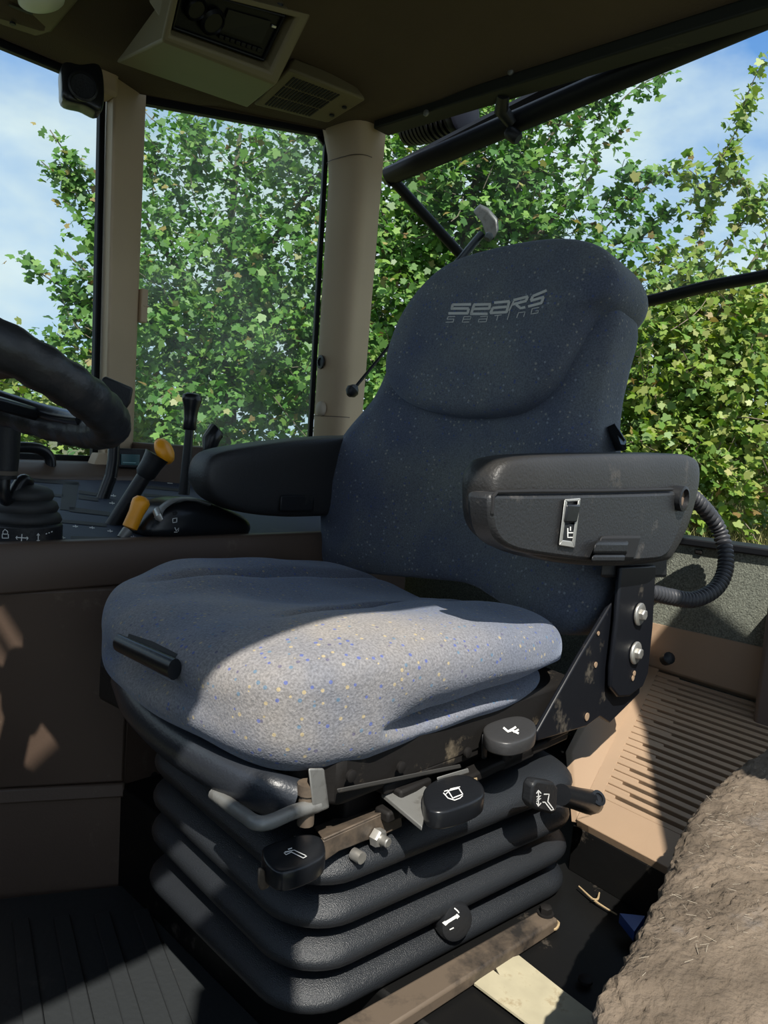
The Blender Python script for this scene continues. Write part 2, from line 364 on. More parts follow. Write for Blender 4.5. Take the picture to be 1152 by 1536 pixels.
# openings added in the unseen roof front to let sun onto the console
SUN_GAPS = [(-.45, .27, -.20, .66), (-.187, .36, -.170, .60)]
XS = sorted(set([HX0 + (HX1 - HX0) * i / 60 for i in range(61)] + [q for hh in SUN_GAPS for q in (hh[0], hh[2])]))
YS = sorted(set([i / 50 for i in range(51)] + [(q - HY0) / (HY1 - HY0) for hh in SUN_GAPS for q in (hh[1], hh[3])]))
def hxy(x, v):
    y = lerp(HY0, edge_y(x), v); return P(x, y, head_h(x, y))
for xa, xb in zip(XS, XS[1:]):
    for va, vb in zip(YS, YS[1:]):
        q = [hxy(xa, va), hxy(xb, va), hxy(xb, vb), hxy(xa, vb)]
        c = sum(q, Vector()) / 4
        if any(a_ < c.x < c_ and b_ < c.y < d_ for a_, b_, c_, d_ in SUN_GAPS): continue
        hd.add(q, [(0, 1, 2, 3)])
        hd.add([Vector((p.x, p.y, H + .93)) for p in q], [(3, 2, 1, 0)])
# outer rim of the roof
rim = [P(HX0, HY0, 0), P(HX1, HY0, 0), P(HX1, edge_y(HX1), 0), P(.95, HY1, 0), P(HX0, HY1, 0)]
hd.loft([[Vector((p.x, p.y, H + head_h(p.x, p.y) - .002)) for p in rim], [Vector((p.x, p.y, H + .93)) for p in rim]], False)
struct('ceiling', hd, M_HEAD, fix=False, ang=30)
# dark rails along the roof edges
rr = MB()
rr.hexa([P(1.40, .0, .773), P(1.455, .0, .773), P(1.455, 0, .82), P(1.40, 0, .80)], [P(1.40, 1.40, .773), P(1.455, 1.40, .773), P(1.455, 1.40, .82), P(1.40, 1.40, .80)])
rrail = struct('trim_2', rr, M_DKGREEN, bev=.004)
for px, py in ((686, 132), (885, 47), (767, 108), (640, 170), (925, 38)):
    q = at(px, py, x=1.398); k = MB(); k.lathe([(.0075, 0), (.0075, .004), (.004, .006)], q, (-1, 0, 0), 12); part('screw', k, M_GREYM, rrail)
sr = MB(); sr.hexa([P(-.6, 1.735, .792), P(-.6, 1.80, .792), P(-.6, 1.80, .85), P(-.6, 1.735, .85)], [P(.86, 1.735, .792), P(.86, 1.80, .792), P(.86, 1.80, .85), P(.86, 1.735, .85)])
struct('trim_3', sr, M_SEAL, bev=.004)

# front right window (window_1)
w1 = MB()
fz = 1.795
def bar(mb, a, b, w, d=.02, nrm=(0, 1, 0)):
    a, b = Vector(a), Vector(b); t = (b - a).normalized(); n = Vector(nrm).normalized(); u = t.cross(n).normalized() * w / 2; n = n * d / 2
    mb.hexa([a + u + n, a - u + n, a - u - n, a + u - n], [b + u + n, b - u + n, b - u - n, b + u - n])
e_t, e_b = at(150, 160, y=fz), at(141, 690, y=fz)
bar(w1, e_t + Vector((0, 0, .2)), e_b - Vector((0, 0, .06)), .014)
bar(w1, P(-.6, fz, -.083), e_b, .020); bar(w1, P(-.6, fz, .79), P(.86, fz, .79), .03)
win1 = struct('window_1', w1, M_SEAL, bev=.003)
g = MB(); g.box(P(.17, 1.812, .36), (1.56, .005, .9)); part('glass', g, M_GLASS, win1)
# quarter window (window_2)
a_ = math.radians(28); QN = Vector((math.sin(a_), math.cos(a_), 0)); Q0 = P(1.40, 1.585, 0)
def q2(px, py, off=0): return atp(px, py, Q0 + QN * off, QN)
tl, tr, br, bl = q2(212, 145), q2(490, 196), q2(464, 672), q2(196, 690)
w2 = MB()
bar(w2, lerp(tl, tr, -.1), tr, .036, .024, QN); bar(w2, tr + Vector((0, 0, .018)), br, .012, .024, QN); bar(w2, br, bl, .012, .02, QN)
k = [tr + (br - tr).normalized() * .045, tr + (tl - tr).normalized() * .045, tr]
w2.prism(k, QN * .01)
win2 = struct('window_2', w2, M_SEAL, bev=.003)
g = MB(); g.prism([lerp(tl, tr, -.06), tr, br, lerp(bl, br, -.06)], QN * .005); part('glass', g, M_GLASS_HAZE, win2)

# pillars
def pillar(name, base, top, m, seams=()):
    n = 14; mb = MB(); loops = []
    for k in range(n + 1):
        t = k / n; loops.append([lerp(b, q, t) for b, q in zip(base, top)])
    mb.loft(loops, True); return struct(name, mb, m, bev=.012)
def pt(p, h): return P(p[0], p[1], h)
bR0, bR1 = q2(198, 700, -.0), q2(220, 110, -.0)
bL0, bL1 = at(150, 700, y=1.775), at(162, 110, y=1.775)
bm0, bm1 = at(158, 700, y=1.73), at(172, 110, y=1.73)
pill = struct('trim_4', MB().hexa([bL0, bm0, bR0 - QN * .03, bR0 + QN * .02, P(.93, 1.85, -.09)], [bL1, bm1, bR1 - QN * .03, bR1 + QN * .02, P(.93, 1.85, .84)]), M_TAN, bev=.008)
# stub at the head of the pillar and hook on its rear edge
k = MB(); c0 = at(152, 110, y=1.75); k.box(c0 + Vector((.005, 0, .0)), (.05, .06, .1)); part('pillar_head', k, M_TAN, pill, .01)
k = MB(); c0 = q2(214, 459, -.02); k.box(c0, (.018, .02, .082)); k.box(c0 + Vector((.004, 0, 0)), (.016, .024, .006)); part('hook_bracket', k, M_TAN, pill, .003)
k = MB(); c0 = at(148, 712, y=1.70); k.hexa([c0 + Vector(v) for v in ((-.02, 0, 0), (.03, 0, 0), (.03, .04, 0), (-.02, .04, 0))], [c0 + Vector(v) for v in ((0, 0, .05), (.03, 0, .05), (.03, .04, .05), (0, .04, .05))]); part('pillar_foot', k, M_TAN, pill, .004)
# C pillar
cs = []
for t in [i / 16 for i in range(17)]:
    hh = lerp(-.12, .86, t)
    fl_ = max(0, (t - .80) / .20) ** 2 * .10
    cx_, half = 1.395, .058 + .012 * t
    ymid = 1.502 - .010 * t
    sec = []
    for ang in range(0, 181, 15):
        a2 = math.radians(ang); sx_ = math.copysign(abs(math.cos(a2)) ** .55, math.cos(a2)); sy_ = math.sin(a2) ** .8
        sec.append(P(cx_ + .03 - sy_ * (.035 + fl_ * .6), ymid + sx_ * (half + fl_ * .3), hh))
    sec += [P(1.47, ymid - half, hh), P(1.47, ymid + half + .02, hh)]
    cs.append(sec)
cp = struct('trim_5', MB().loft(cs, True), M_TAN, ang=50)
for yy in (.715, .06):
    k = MB(); sec = cs[min(range(17), key=lambda i: abs(cs[i][0].z - H - yy))][:13]
    loop = [Vector((p.x - .0012, p.y, H + yy)) for p in sec]; loop2 = [Vector((p.x - .0012, p.y, H + yy + .002)) for p in sec]
    k.loft([loop, loop2], False, False); part('seam', k, M_BROWN, cp, fix=False)
q = at(482, 543, x=1.388); k = MB(); k.lathe([(.018, 0), (.018, .004), (.011, .005), (.011, .001), (.003, .001)], q, (-1, .25, 0), 20); part('grommet', k, M_BLK, cp)
q = at(482, 613, x=1.388); k = MB(); k.lathe([(.020, -.004), (.020, .003), (.017, .008), (.01, .011), (.002, .012)], q, (-1, .25, 0), 22); part('button_cap', k, M_TANE, cp)
# ledge below the side windows
lg = MB(); l0, l1 = P(-.5, 1.70, -.0955), P(.98, 1.70, -.118)
lg.hexa([P(-.5, 1.66, -.16), P(-.5, 1.66, -.122), P(-.5, 1.70, -.095), P(-.5, 1.86, -.09), P(-.5, 1.86, -.16)], [P(1.0, 1.66, -.16), P(1.0, 1.66, -.122), P(1.0, 1.70, -.095), P(1.0, 1.86, -.09), P(1.0, 1.86, -.16)])
struct('trim_6', lg, M_BROWN, bev=.006)
lg = MB(); lg.prism([P(.99, 1.66, -.16), P(.99, 1.80, -.16), P(1.40, 1.57, -.16), P(1.36, 1.50, -.16)], (0, 0, .12)); struct('trim_7', lg, M_BROWN, bev=.006)

# left side of the cab (behind the photographer): front post, slanted door post shaped for its shadow, header
lp = MB(); lp.hexa([P(-.62, -.19, -.74), P(-.09, -.19, -.74), P(-.09, -.13, -.74), P(-.62, -.13, -.74)], [P(-.62, -.19, -.35), P(-.10, -.19, -.35), P(-.10, -.13, -.35), P(-.62, -.13, -.35)])
lp.hexa([P(-.20, -.19, -.35), P(-.10, -.19, -.35), P(-.10, -.13, -.35), P(-.20, -.13, -.35)], [P(-.26, -.19, .82), P(-.155, -.19, .82), P(-.155, -.13, .82), P(-.26, -.13, .82)])
lp.hexa([P(-.62, -.19, -.35), P(-.56, -.19, -.35), P(-.56, -.13, -.35), P(-.62, -.13, -.35)], [P(-.62, -.19, .82), P(-.56, -.19, .82), P(-.56, -.13, .82), P(-.62, -.13, .82)])
struct('wall_left', lp, M_BROWN)
wf = MB(); wf.box(P(-.62, .82, -.35), (.05, 1.95, .78)); wf.box(P(-.62, .82, .84), (.05, 1.95, .10)); struct('wall_front', wf, M_BLK)
hp = MB(); hp.box(P(.40, .03, .81), (2.04, .06, .11)); struct('trim_8', hp, M_SEAL, bev=.01)
bp_ = MB(); bp_.prism([P(x, -.17, h) for x, h in ((.50, .29), (.63, .62), (.68, .86), (.82, .86), (.95, .53), (1.05, .2), (1.1, -.74), (.95, -.74), (.85, .25))], (0, .04, 0))  # unseen post, wedge outline shaped to throw shade on the rear tray
struct('trim_9', bp_, M_BROWN, bev=.01)
rp_ = MB(); rp_.box(P(1.42, -.14, .05), (.08, .08, 1.6)); struct('trim_10', rp_, M_TAN, bev=.01)

# rear window: hinged at the top and swung outwards (window_3)
RTL, RTR = at(584, 264, x=1.56), at(1190, 4, x=1.46)
RBL = at(786, 487, x=2.0); RBR = at(1190, 400, x=2.0)
RN = (RTR - RTL).cross(RBL - RTL).normalized()
def strip(mb, pts, w, d): mb.tube(pts, 1, 10, flat=(w, d), up=RN)
rw = MB()
top = [lerp(RTL, RTR, k / 8) for k in range(9)]
rw.tube([RTL + (RBL - RTL).normalized() * .02] + top, .020, 10, flat=(1.0, 1.3), up=RN)
rw.tube([lerp(RTL, RBL, k / 8) for k in range(9)], .0145, 10, up=RN)
bot = [RBL, at(880, 467, x=2.0), at(970, 452, x=2.0), at(1060, 430, x=2.0), at(1152, 413, x=2.0), RBR]
rw.tube(smooth_open(bot, 20), .016, 10, flat=(.7, 1.1), up=RN)
rw.tube([lerp(RTR, RBR, k / 4) for k in range(5)], .0145, 10, up=RN)
win3 = struct('window_3', rw, M_SEAL, ang=60)
g = MB(); g.prism([RTL, RTR, RBR, RBL], RN * .004); part('glass', g, M_GLASS, win3)
for px, py in ((684, 176), (760, 160)):
    pass
k = MB(); a = at(755, 140, x=1.43); b = at(752, 165, x=1.47); c = at(768, 185, x=1.50)
k.tube([a, b, c], [.015, .017, .014], 10); k.lathe([(.013, 0), (.016, .006), (.016, .028), (.012, .034)], at(762, 196, x=1.50), Vector((.2, -.6, -.5)), 16)
part('hinge', k, M_BLK, win3)
k = MB(); k.lathe([(.010, 0), (.013, .004), (.013, .02)], at(776, 184, x=1.53), Vector((.2, -.8, -.3)), 14); part('hinge_cap', k, M_SILVER, win3)
# outer rub strip along the top of the open window
k = MB(); k.tube([at(600, 250, x=1.58), at(860, 118, x=1.53), at(1170, -12, x=1.49)], .017, 8); part('rubber_strip', k, M_SEAL, win3)

# ================================================================== THINGS: ROOF
# work lamp with cooling fins outside the rear roof edge
wlmp = thing('work_lamp', at(655, 190, x=1.62), 'black finned lamp hanging outside under the rear roof edge', 'lamp')
k = MB(); A, B = at(612, 197, x=1.62), at(688, 172, x=1.60); prof = []
ln = (B - A).length
for i in range(12):
    z = ln * i / 12; r = .052 - .014 * abs(i - 7) / 7
    prof += [(r, z), (r, z + ln * .045), (r - .010, z + ln * .05), (r - .010, z + ln * .08)]
k.lathe(prof, A, B - A, 28); part('finned_housing', k, M_BLK, wlmp)
k = MB(); k.lathe([(.052, ln), (.055, ln + .004), (.055, ln + .022), (.047, ln + .028)], A, B - A, 28); part('rim_ring', k, mat('lamp_rim', (.012, .013, .02), .4, spec=.15), wlmp)
pp = MB(); pp.tube([at(574, 199, x=1.5), at(592, 191, x=1.56), at(616, 185, x=1.62)], .0085, 10); part('mounting_tube', pp, mat('rusty_tube', (.24, .15, .11), .7, var=.3, vscale=30), wlmp)

# overhead console with the radio
oc = thing('overhead_console', P(.9, 1.4, .70), 'tan plastic overhead housing with a recessed slot for the radio', 'overhead console')
fTL, fTR = at(262, -30, y=1.18), at(468, 21, y=1.17)
fBL, fBR = at(243, 62, y=1.26), at(414, 128, y=1.25)
bBL, bBR = at(173, 93, y=1.57), at(372, 162, y=1.53)
tTL, tTR = bBL + Vector((.01, -.02, .02)), P(fTR.x + .08, 1.60, .87)
def quad_at(a, b, c, d, u, v): return lerp(lerp(a, b, u), lerp(d, c, u), v)
inn = [quad_at(fTL, fTR, fBR, fBL, u, v) for u, v in ((.055, .10), (.90, .10), (.90, .86), (.055, .86))]
fn = (fTR - fTL).cross(fBL - fTL).normalized(); fn = fn if fn.y > 0 else -fn
deep = [q + fn * .09 for q in inn]
vs = [fTL, fTR, fBR, fBL] + inn + deep + [bBL, bBR, tTL, tTR]
k = MB(); k.add(vs, [(0, 1, 5, 4), (1, 2, 6, 5), (2, 3, 7, 6), (3, 0, 4, 7), (4, 5, 9, 8), (5, 6, 10, 9), (6, 7, 11, 10), (7, 4, 8, 11), (8, 9, 10, 11),
                     (3, 2, 13, 12), (3, 12, 14, 0), (2, 1, 15, 13), (0, 14, 15, 1), (12, 13, 15, 14)])
part('housing', k, M_OVER, oc, .006)
for u, v in ((.955, .16), (.955, .8)):
    pass
k = MB(); sc_ = quad_at(fTL, fTR, fBR, fBL, .82, .06) + fn * .03
k.lathe([(.007, 0), (.005, .004)], quad_at(inn[0], inn[1], deep[1], deep[0], .93, .4) - Vector((0, 0, .002)), (0, 0, -1), 12); part('screw', k, M_BLK, oc)
M_RADIO = mat('radio_black', (.004, .0045, .005), .35, spec=.18)
rd = thing('radio', (deep[2] + deep[3]) / 2, 'black car radio set in the overhead housing', 'radio')
ra, rb, rc, rd_ = [lerp(i_, d_, .22) for i_, d_ in zip(inn, deep)]
def rq(u, v, o=0): return quad_at(ra, rb, rc, rd_, u, v) - fn * o
k = MB(); k.hexa([rq(.015, .05), rq(.985, .05), rq(.985, .97), rq(.015, .97)], [rq(.015, .05, -.04), rq(.985, .05, -.04), rq(.985, .97, -.04), rq(.015, .97, -.04)]); part('face_plate', k, M_RADIO, rd, .004)
k = MB()
for p0, p1 in ((rq(.05, .1, .002), rq(.95, .1, .002)), (rq(.95, .1, .002), rq(.95, .92, .002)), (rq(.95, .92, .002), rq(.05, .92, .002)), (rq(.05, .92, .002), rq(.05, .1, .002))): k.tube([p0, p1], .003, 8)
part('trim_frame', k, M_RADIO, rd)
for u, v, r in ((.19, .40, .021), (.36, .55, .024)):
    k = MB(); k.lathe([(r, 0), (r, .006), (r * .8, .011), (r * .72, .008), (r * .4, .008)], rq(u, v, 0), -fn, 28); part('knob', k, M_RADIO, rd)
k = MB(); k.hexa([rq(.46, .25, .0025), rq(.86, .25, .0025), rq(.86, .66, .0025), rq(.46, .66, .0025)], [rq(.46, .25), rq(.86, .25), rq(.86, .66), rq(.46, .66)]); part('display', k, mat('radio_display', (.006, .007, .008), .25, spec=.2), rd)
for i in range(8):
    u = .46 + i * .055; k = MB(); k.hexa([rq(u, .74, .004), rq(u + .045, .74, .004), rq(u + .045, .82, .004), rq(u, .82, .004)], [rq(u, .74), rq(u + .045, .74), rq(u + .045, .82), rq(u, .82)]); part('button', k, M_RADIO, rd, .001)
k = MB(); k.hexa([rq(.885, .30, .003), rq(.925, .30, .003), rq(.925, .335, .003), rq(.885, .335, .003)], [rq(.885, .30), rq(.925, .30), rq(.925, .335), rq(.885, .335)]); part('badge', k, M_SILVER, rd)

# air vent panel behind the overhead console
vp = thing('air_vent', at(470, 160, h=.77), 'tan slotted air vent panel in the ceiling above the dark pillar corner', 'vent')
v0, v1, v2, v3 = at(378, 158, h=.765), at(432, 103, h=.80), at(551, 150, h=.79), at(492, 186, h=.765)
nup = Vector((0, 0, 1))
def vq(u, v, o=0): return quad_at(v0, v1, v2, v3, u, v) - nup * o
k = MB(); k.hexa([vq(0, 0), vq(1, 0), vq(1, 1), vq(0, 1)], [vq(.1, .1, -.04), vq(.9, .1, -.04), vq(.9, .85, -.04), vq(.1, .85, -.04)]); part('panel', k, M_OVER, vp, .006)
k = MB()
for i in range(15):
    v = .12 + i * .04
    for (ua, ub) in ((.10, .34), (.38, .62), (.66, .88)):
        k.hexa([vq(ua, v, .0012), vq(ub, v, .0012), vq(ub, v + .023, .0012), vq(ua, v + .023, .0012)], [vq(ua, v, -.002), vq(ub, v, -.002), vq(ub, v + .023, -.002), vq(ua, v + .023, -.002)])
part('slots', k, M_SLOT, vp)
for u, v in ((.30, .90), (.62, .90)):
    k = MB(); k.lathe([(.006, 0), (.006, .003), (.003, .004)], vq(u, v, 0), (0, 0, -1), 10); part('screw', k, M_BLK, vp)

# dome lamp in the front corner
dl = thing('dome_lamp', at(40, 20, h=.79), 'tan plastic roof lamp with a frosted oval lens in the front ceiling corner', 'lamp')
k = MB(); o_ = [at(-60, -10, h=.79), at(0, 38, h=.785), at(55, 56, h=.785), at(78, 50, h=.785), at(120, 0, h=.80), at(150, -60, h=.81), at(-60, -70, h=.81)]
k.prism(o_, (0, 0, .08)); part('housing', k, M_OVER, dl, .006)
k = MB(); o_ = [at(62 + 36 * math.cos(a), -2 + 17 * math.sin(a), h=.786) for a in [2 * math.pi * i / 20 for i in range(20)]]
k.pillow(o_, (0, 0, -1), .016, .004, 40, 2.4, 6); part('lens', k, M_LENS, dl)
k = MB(); k.hexa([at(14, 6, h=.784), at(50, 20, h=.784), at(48, 23, h=.784), at(12, 9, h=.784)], [at(14, 6, h=.79), at(50, 20, h=.79), at(48, 23, h=.79), at(12, 9, h=.79)]); part('switch_slot', k, M_SLOT, dl)
k = MB(); k.lathe([(.006, 0), (.006, .004)], at(19, 34, h=.784), (0, 0, -1), 10); part('screw', k, M_BLK, dl)

# black speaker-like box at the head of the front pillar
bx = thing('cab_speaker', at(118, 165, y=1.66), 'black rounded box fixed to the head of the front tan pillar', 'speaker box')
o_ = [at(x, y, y=1.66) for x, y in ((93, 98), (118, 100), (150, 104), (152, 168), (122, 160), (95, 152), (91, 130))]
k = MB(); k.pillow([o_[i] for i in range(7)], (-.3, -1, 0), .02, .05, 48, 6, 6); part('shell', k, M_GLOSS, bx)
k = MB(); k.lathe([(.030, 0), (.030, .005), (.026, .007), (.024, .003), (.004, .002)], at(124, 130, y=1.635), (-.3, -1, 0), 24); part('cone', k, M_BLK, bx)

# gas strut holding the rear window
gs = thing('gas_strut', at(527, 588, x=1.37), 'thin black gas strut between rear pillar and the open rear window', 'strut')
sA, sB = at(527, 588, x=1.365), at(733, 338, x=1.78)
k = MB(); k.tube([lerp(sA, sB, .02), lerp(sA, sB, .62)], .0040, 10); part('rod', k, M_STEELBLK, gs)
k = MB(); k.tube([lerp(sA, sB, .60), lerp(sA, sB, .94)], .011, 14); part('cylinder', k, M_GLOSS, gs)
k = MB(); k.lathe([(.006, -.012), (.015, -.004), (.017, .006), (.011, .016), (.005, .022)], sA, sB - sA, 16); part('ball_joint', k, M_BLK, gs)
k = MB(); d_ = (sB - sA).normalized(); o_ = [at(x, y, x=1.77) for x, y in ((709, 318), (717, 310), (730, 316), (744, 332), (746, 348), (740, 360), (732, 362), (727, 350), (722, 335))]
k.prism(o_, RN * .014); part('bracket', k, mat('worn_bracket', (.10, .10, .10), .4, .6, dust=(.03, .025, .02), dust_amt=.3, dscale=60), gs, .003)
k = MB(); k.lathe([(.006, 0), (.012, .003), (.012, .014), (.007, .02)], at(735, 352, x=1.765), -RN if RN.dot(FW) > 0 else RN, 12); part('pivot_pin', k, M_GREYM, gs)

# ================================================================== DRIVER SEAT
seat = thing('driver_seat', P(.70, .74, -.564), 'blue grey speckled cloth driver seat with black armrests on a black bellows base', 'seat')
def cush_disp(v, sc, side):
    d = Vector()
    x, y, h = v.x, v.y, v.z - H
    if side > 0:
        w = (y - .745) / .25
        d.z += .016 * max(0, abs(w) - .25) - .020 * math.exp(-(w / .42) ** 2) * min(1, max(0, (x - .47) / .14))
        d.z -= .015 * math.exp(-((y - .625 - .05 * (x - .7)) / .012) ** 2) * min(1, max(0, (x - .50) / .1))
        d.z -= .014 * math.exp(-((y - .865 + .05 * (x - .7)) / .012) ** 2) * min(1, max(0, (x - .50) / .1))
        d.z -= .12 * max(0, .50 - x) ** 1.2
        d.z -= .07 * max(0, x - .62)
    else:
        d.z += .10 * max(0, .46 - x)
    # undercut on the side facing the door
    if y < .56 and x > .53:
        f = min(1, (x - .53) / .08); g_ = math.exp(-((h + .272) / .011) ** 2); d.y += .034 * f * g_ + (.020 * f if h < -.272 else 0)
    # pull-handle recess in the front
    f = math.exp(-((x - .43) / .05) ** 2) * math.exp(-((y - .72) / .09) ** 2) * math.exp(-((h + .262) / .016) ** 2); d.x += .03 * f
    d.z += .003 * math.sin(x * 31 + y * 17) * math.sin(y * 23 - x * 9)
    return d
CO = [(.430, .52), (.50, .475), (.62, .452), (.76, .445), (.88, .475), (.955, .58), (.985, .75), (.975, .92), (.93, 1.00), (.80, 1.03), (.64, 1.01), (.52, .945), (.448, .855), (.418, .75), (.412, .62)]
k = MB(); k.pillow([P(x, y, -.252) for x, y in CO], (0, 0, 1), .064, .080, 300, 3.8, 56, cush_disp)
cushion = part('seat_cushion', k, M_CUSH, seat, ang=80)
# pull handle in the cushion front
k = MB(); a, b = at(178, 964, x=.405), at(262, 1004, x=.405); k.tube([a, lerp(a, b, .5), b], [.0075, .008, .0085], 14, flat=(1.25, .9)); part('pull_handle', k, M_GLOSS, seat, label='glossy black pull handle in the cushion front')
decal('handle_shade', cushion, [([(192, 957), (228, 969), (264, 987)], 13)], M_SLOT, cushion, .0008)  # dark strip painted on the cloth as the shade above the handle
# backrest
RC = math.radians(8); BN = Vector((-math.cos(RC), 0, math.sin(RC))); B0 = P(1.025, .76, -.25)
def bpl(px, py, off=0): return atp(px, py, B0 + BN * off, BN)
BO = [(497, 850), (490, 790), (497, 715), (528, 655), (572, 600), (600, 540), (640, 470), (720, 420), (840, 410), (910, 425), (936, 470), (924, 530), (911, 590), (907, 650), (916, 720), (928, 800), (928, 870), (908, 935), (868, 953), (810, 934), (750, 897), (705, 876), (640, 868), (560, 861)]
def back_disp(v, sc, side):
    d = Vector(); h = v.z - H; w = (v.y - .77) / .26
    if side > 0:
        d += BN * (.030 * min(1, max(0, abs(w) - .35) / .4) * max(0, 1 - abs(h + .08) / .28) * min(1, (1 - sc) * 6))
        d += BN * (-.018 * math.exp(-(w / .5) ** 2) * math.exp(-((h + .12) / .12) ** 2))
        d += BN * (.03 * max(0, min(1, (-.16 - h) / .1)) * max(0, -w))
        d += BN * .002 * math.sin(v.y * 37 + h * 21)
    return d
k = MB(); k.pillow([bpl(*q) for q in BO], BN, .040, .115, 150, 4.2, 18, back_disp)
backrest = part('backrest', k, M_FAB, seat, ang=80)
HO = [(597, 548), (603, 585), (632, 612), (690, 627), (750, 629), (800, 619), (842, 586), (872, 530), (898, 480), (930, 452), (940, 420), (925, 388), (890, 372), (840, 370), (765, 382), (695, 404), (650, 440), (616, 490)]
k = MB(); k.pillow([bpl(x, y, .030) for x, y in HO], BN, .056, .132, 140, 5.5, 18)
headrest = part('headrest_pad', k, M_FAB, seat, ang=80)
# embroidered logo
def lc(x, y): return (640 + x / 5.236, 400 + y / 5.236)
def st(pts, w): return ([lc(*p) for p in pts], w / 5.236)
SW = 20
logo = [st([(205, 300), (352, 298)], SW), st([(208, 300), (200, 333)], SW), st([(192, 330), (335, 330)], SW), st([(333, 330), (326, 368)], SW), st([(174, 368), (330, 368)], SW),
        st([(372, 300), (508, 297)], SW), st([(502, 297), (494, 332)], SW), st([(356, 334), (498, 330)], SW), st([(376, 300), (352, 374)], SW), st([(344, 372), (482, 372)], SW),
        st([(533, 285), (655, 274)], SW), st([(652, 274), (630, 362)], SW), st([(520, 326), (640, 316)], SW), st([(522, 326), (505, 367)], SW), st([(500, 366), (632, 358)], SW),
        st([(686, 265), (800, 236)], SW), st([(797, 236), (785, 268)], SW), st([(672, 300), (788, 270)], SW), st([(690, 266), (650, 350)], 11), st([(706, 300), (740, 328), (778, 320)], SW),
        st([(836, 234), (946, 188)], SW), st([(836, 236), (822, 268)], SW), st([(818, 270), (926, 240)], SW), st([(922, 240), (904, 288)], SW), st([(800, 315), (908, 286)], SW)]
T = 6
logo += [st([(170, 395), (228, 393)], T), st([(172, 395), (164, 414)], T), st([(162, 414), (218, 413)], T), st([(218, 413), (210, 436)], T), st([(152, 438), (214, 436)], T),
         st([(296, 394), (352, 393), (346, 414), (290, 415)], T), st([(297, 394), (282, 438), (336, 436)], T),
         st([(424, 394), (482, 391), (470, 434), (408, 436), (414, 414), (476, 412)], T),
         st([(536, 387), (592, 380)], T), st([(564, 384), (552, 424)], T), st([(656, 350), (636, 418)], T),
         st([(710, 404), (724, 364), (776, 356), (764, 396)], T), st([(886, 322), (832, 332), (822, 374), (876, 364), (882, 346), (858, 350)], T)]
decal('embroidered_lettering', headrest, logo, M_LOGO, headrest, .0012, 'grey embroidered lettering reading SEARS SEATING')
# piping along the seam of the headrest pad
# belt guide on the backrest side
bvb = bvh_of(backrest)
def onback(px, py, off=0):
    r = ray(px, py).normalized(); loc, nor, i_, d_ = bvb.ray_cast(EYE, r); loc = loc if loc else at(px, py, y=.50); return loc - r * off
k = MB(); k.hexa([onback(x, y, .008) for x, y in ((912, 642), (922, 637), (939, 662), (940, 675), (924, 677))], [onback(x, y, -.006) for x, y in ((912, 642), (922, 637), (939, 662), (940, 675), (924, 677))]); part('recline_clip', k, M_BLK, seat, .002)
k = MB(); k.hexa([onback(x, y, .014) for x, y in ((923, 646), (929, 643), (940, 662), (937, 668), (931, 667))], [onback(x, y, .004) for x, y in ((923, 646), (929, 643), (940, 662), (937, 668), (931, 667))]); part('clip_tab', k, M_GLOSS, seat, .001)

# left armrest
YA = .452
pad = [at(x, y, y=YA) for x, y in ((727, 745), (728, 718), (738, 697), (756, 687), (805, 682), (900, 680), (1000, 680), (1026, 684), (1038, 698), (1036, 735), (1020, 790), (1000, 828), (985, 840), (920, 847), (850, 845), (790, 835), (748, 812), (730, 785))]
k = MB(); k.pillow(pad, (0, -1, 0), .022, .055, 140, 4.5, 14); arm = part('armrest', k, M_ARM, seat, ang=80)
ARMN = Vector((0, -1, 0))
decal('seam', arm, [([(733, 812), (730, 770), (734, 738), (800, 737), (900, 736.5), (1000, 735), (1016, 733)], 4)], M_SLOT, arm, .001)
bx_ = [(737, 741), (745, 740), (800, 741), (900, 740), (1000, 738), (1026, 736), (1033, 738), (1034, 752), (1018, 800), (1000, 834), (970, 842), (900, 843), (820, 835), (766, 824), (742, 800), (736, 760)]
bo = smooth_closed([at(x, y, y=YA - .028) for x, y in bx_], 90)
k = MB(); k.prism(bo, (0, .03, 0)); abox = part('armrest_box', k, mat('box_plastic', (.018, .019, .021), .48, bump=.3, bscale=350, dust=(.10, .09, .08), dust_amt=.06, dscale=18), arm, bev=.005, ang=35)
YF = YA - .030
k = MB(); k.tube([at(x, y, y=YF + .003) for x, y in ((738, 770), (739, 745), (745, 738), (800, 737), (900, 736.5), (1008, 734))], .0022, 8); part('seam_groove', k, M_SLOT, arm)
k = MB(); k.lathe([(.018, -.012), (.018, .003), (.014, .004), (.012, -.010), (.003, -.011)], at(1024, 748, y=YF - .003), ARMN, 24); part('socket_ring', k, M_BLK, arm)
k = MB(); k.lathe([(.0115, 0), (.011, .002)], at(1024, 748, y=YF + .002), ARMN, 18); part('socket_bore', k, mat('rusty_bore', (.20, .14, .10), .8, var=.3, vscale=80), arm)
def yq(pts, y): return [at(x, q, y=y) for x, q in pts]
k = MB()
fo = [(847, 749), (871, 747), (862, 822), (838, 818)]; fi = [(851, 753), (867, 752), (858, 812), (844, 810)]
for i in range(4):
    j = (i + 1) % 4; k.hexa(yq([fo[i], fo[j], fi[j], fi[i]], YF - .002), yq([fo[i], fo[j], fi[j], fi[i]], YF + .006))
sw = part('switch_frame', k, M_SILVER, arm, .001, label='worn silver switch frame')
k = MB(); k.prism(yq([(852, 757), (872, 757), (866, 784), (848, 784)], YF - .004), (0, .01, 0)); part('rocker', k, M_GLOSS, sw, .002)
k = MB(); k.prism(yq([(847, 786), (864, 786), (858, 812), (844, 812)], YF - .001), (0, .006, 0)); rk = part('rocker_icon_plate', k, M_BLK, sw, .001)
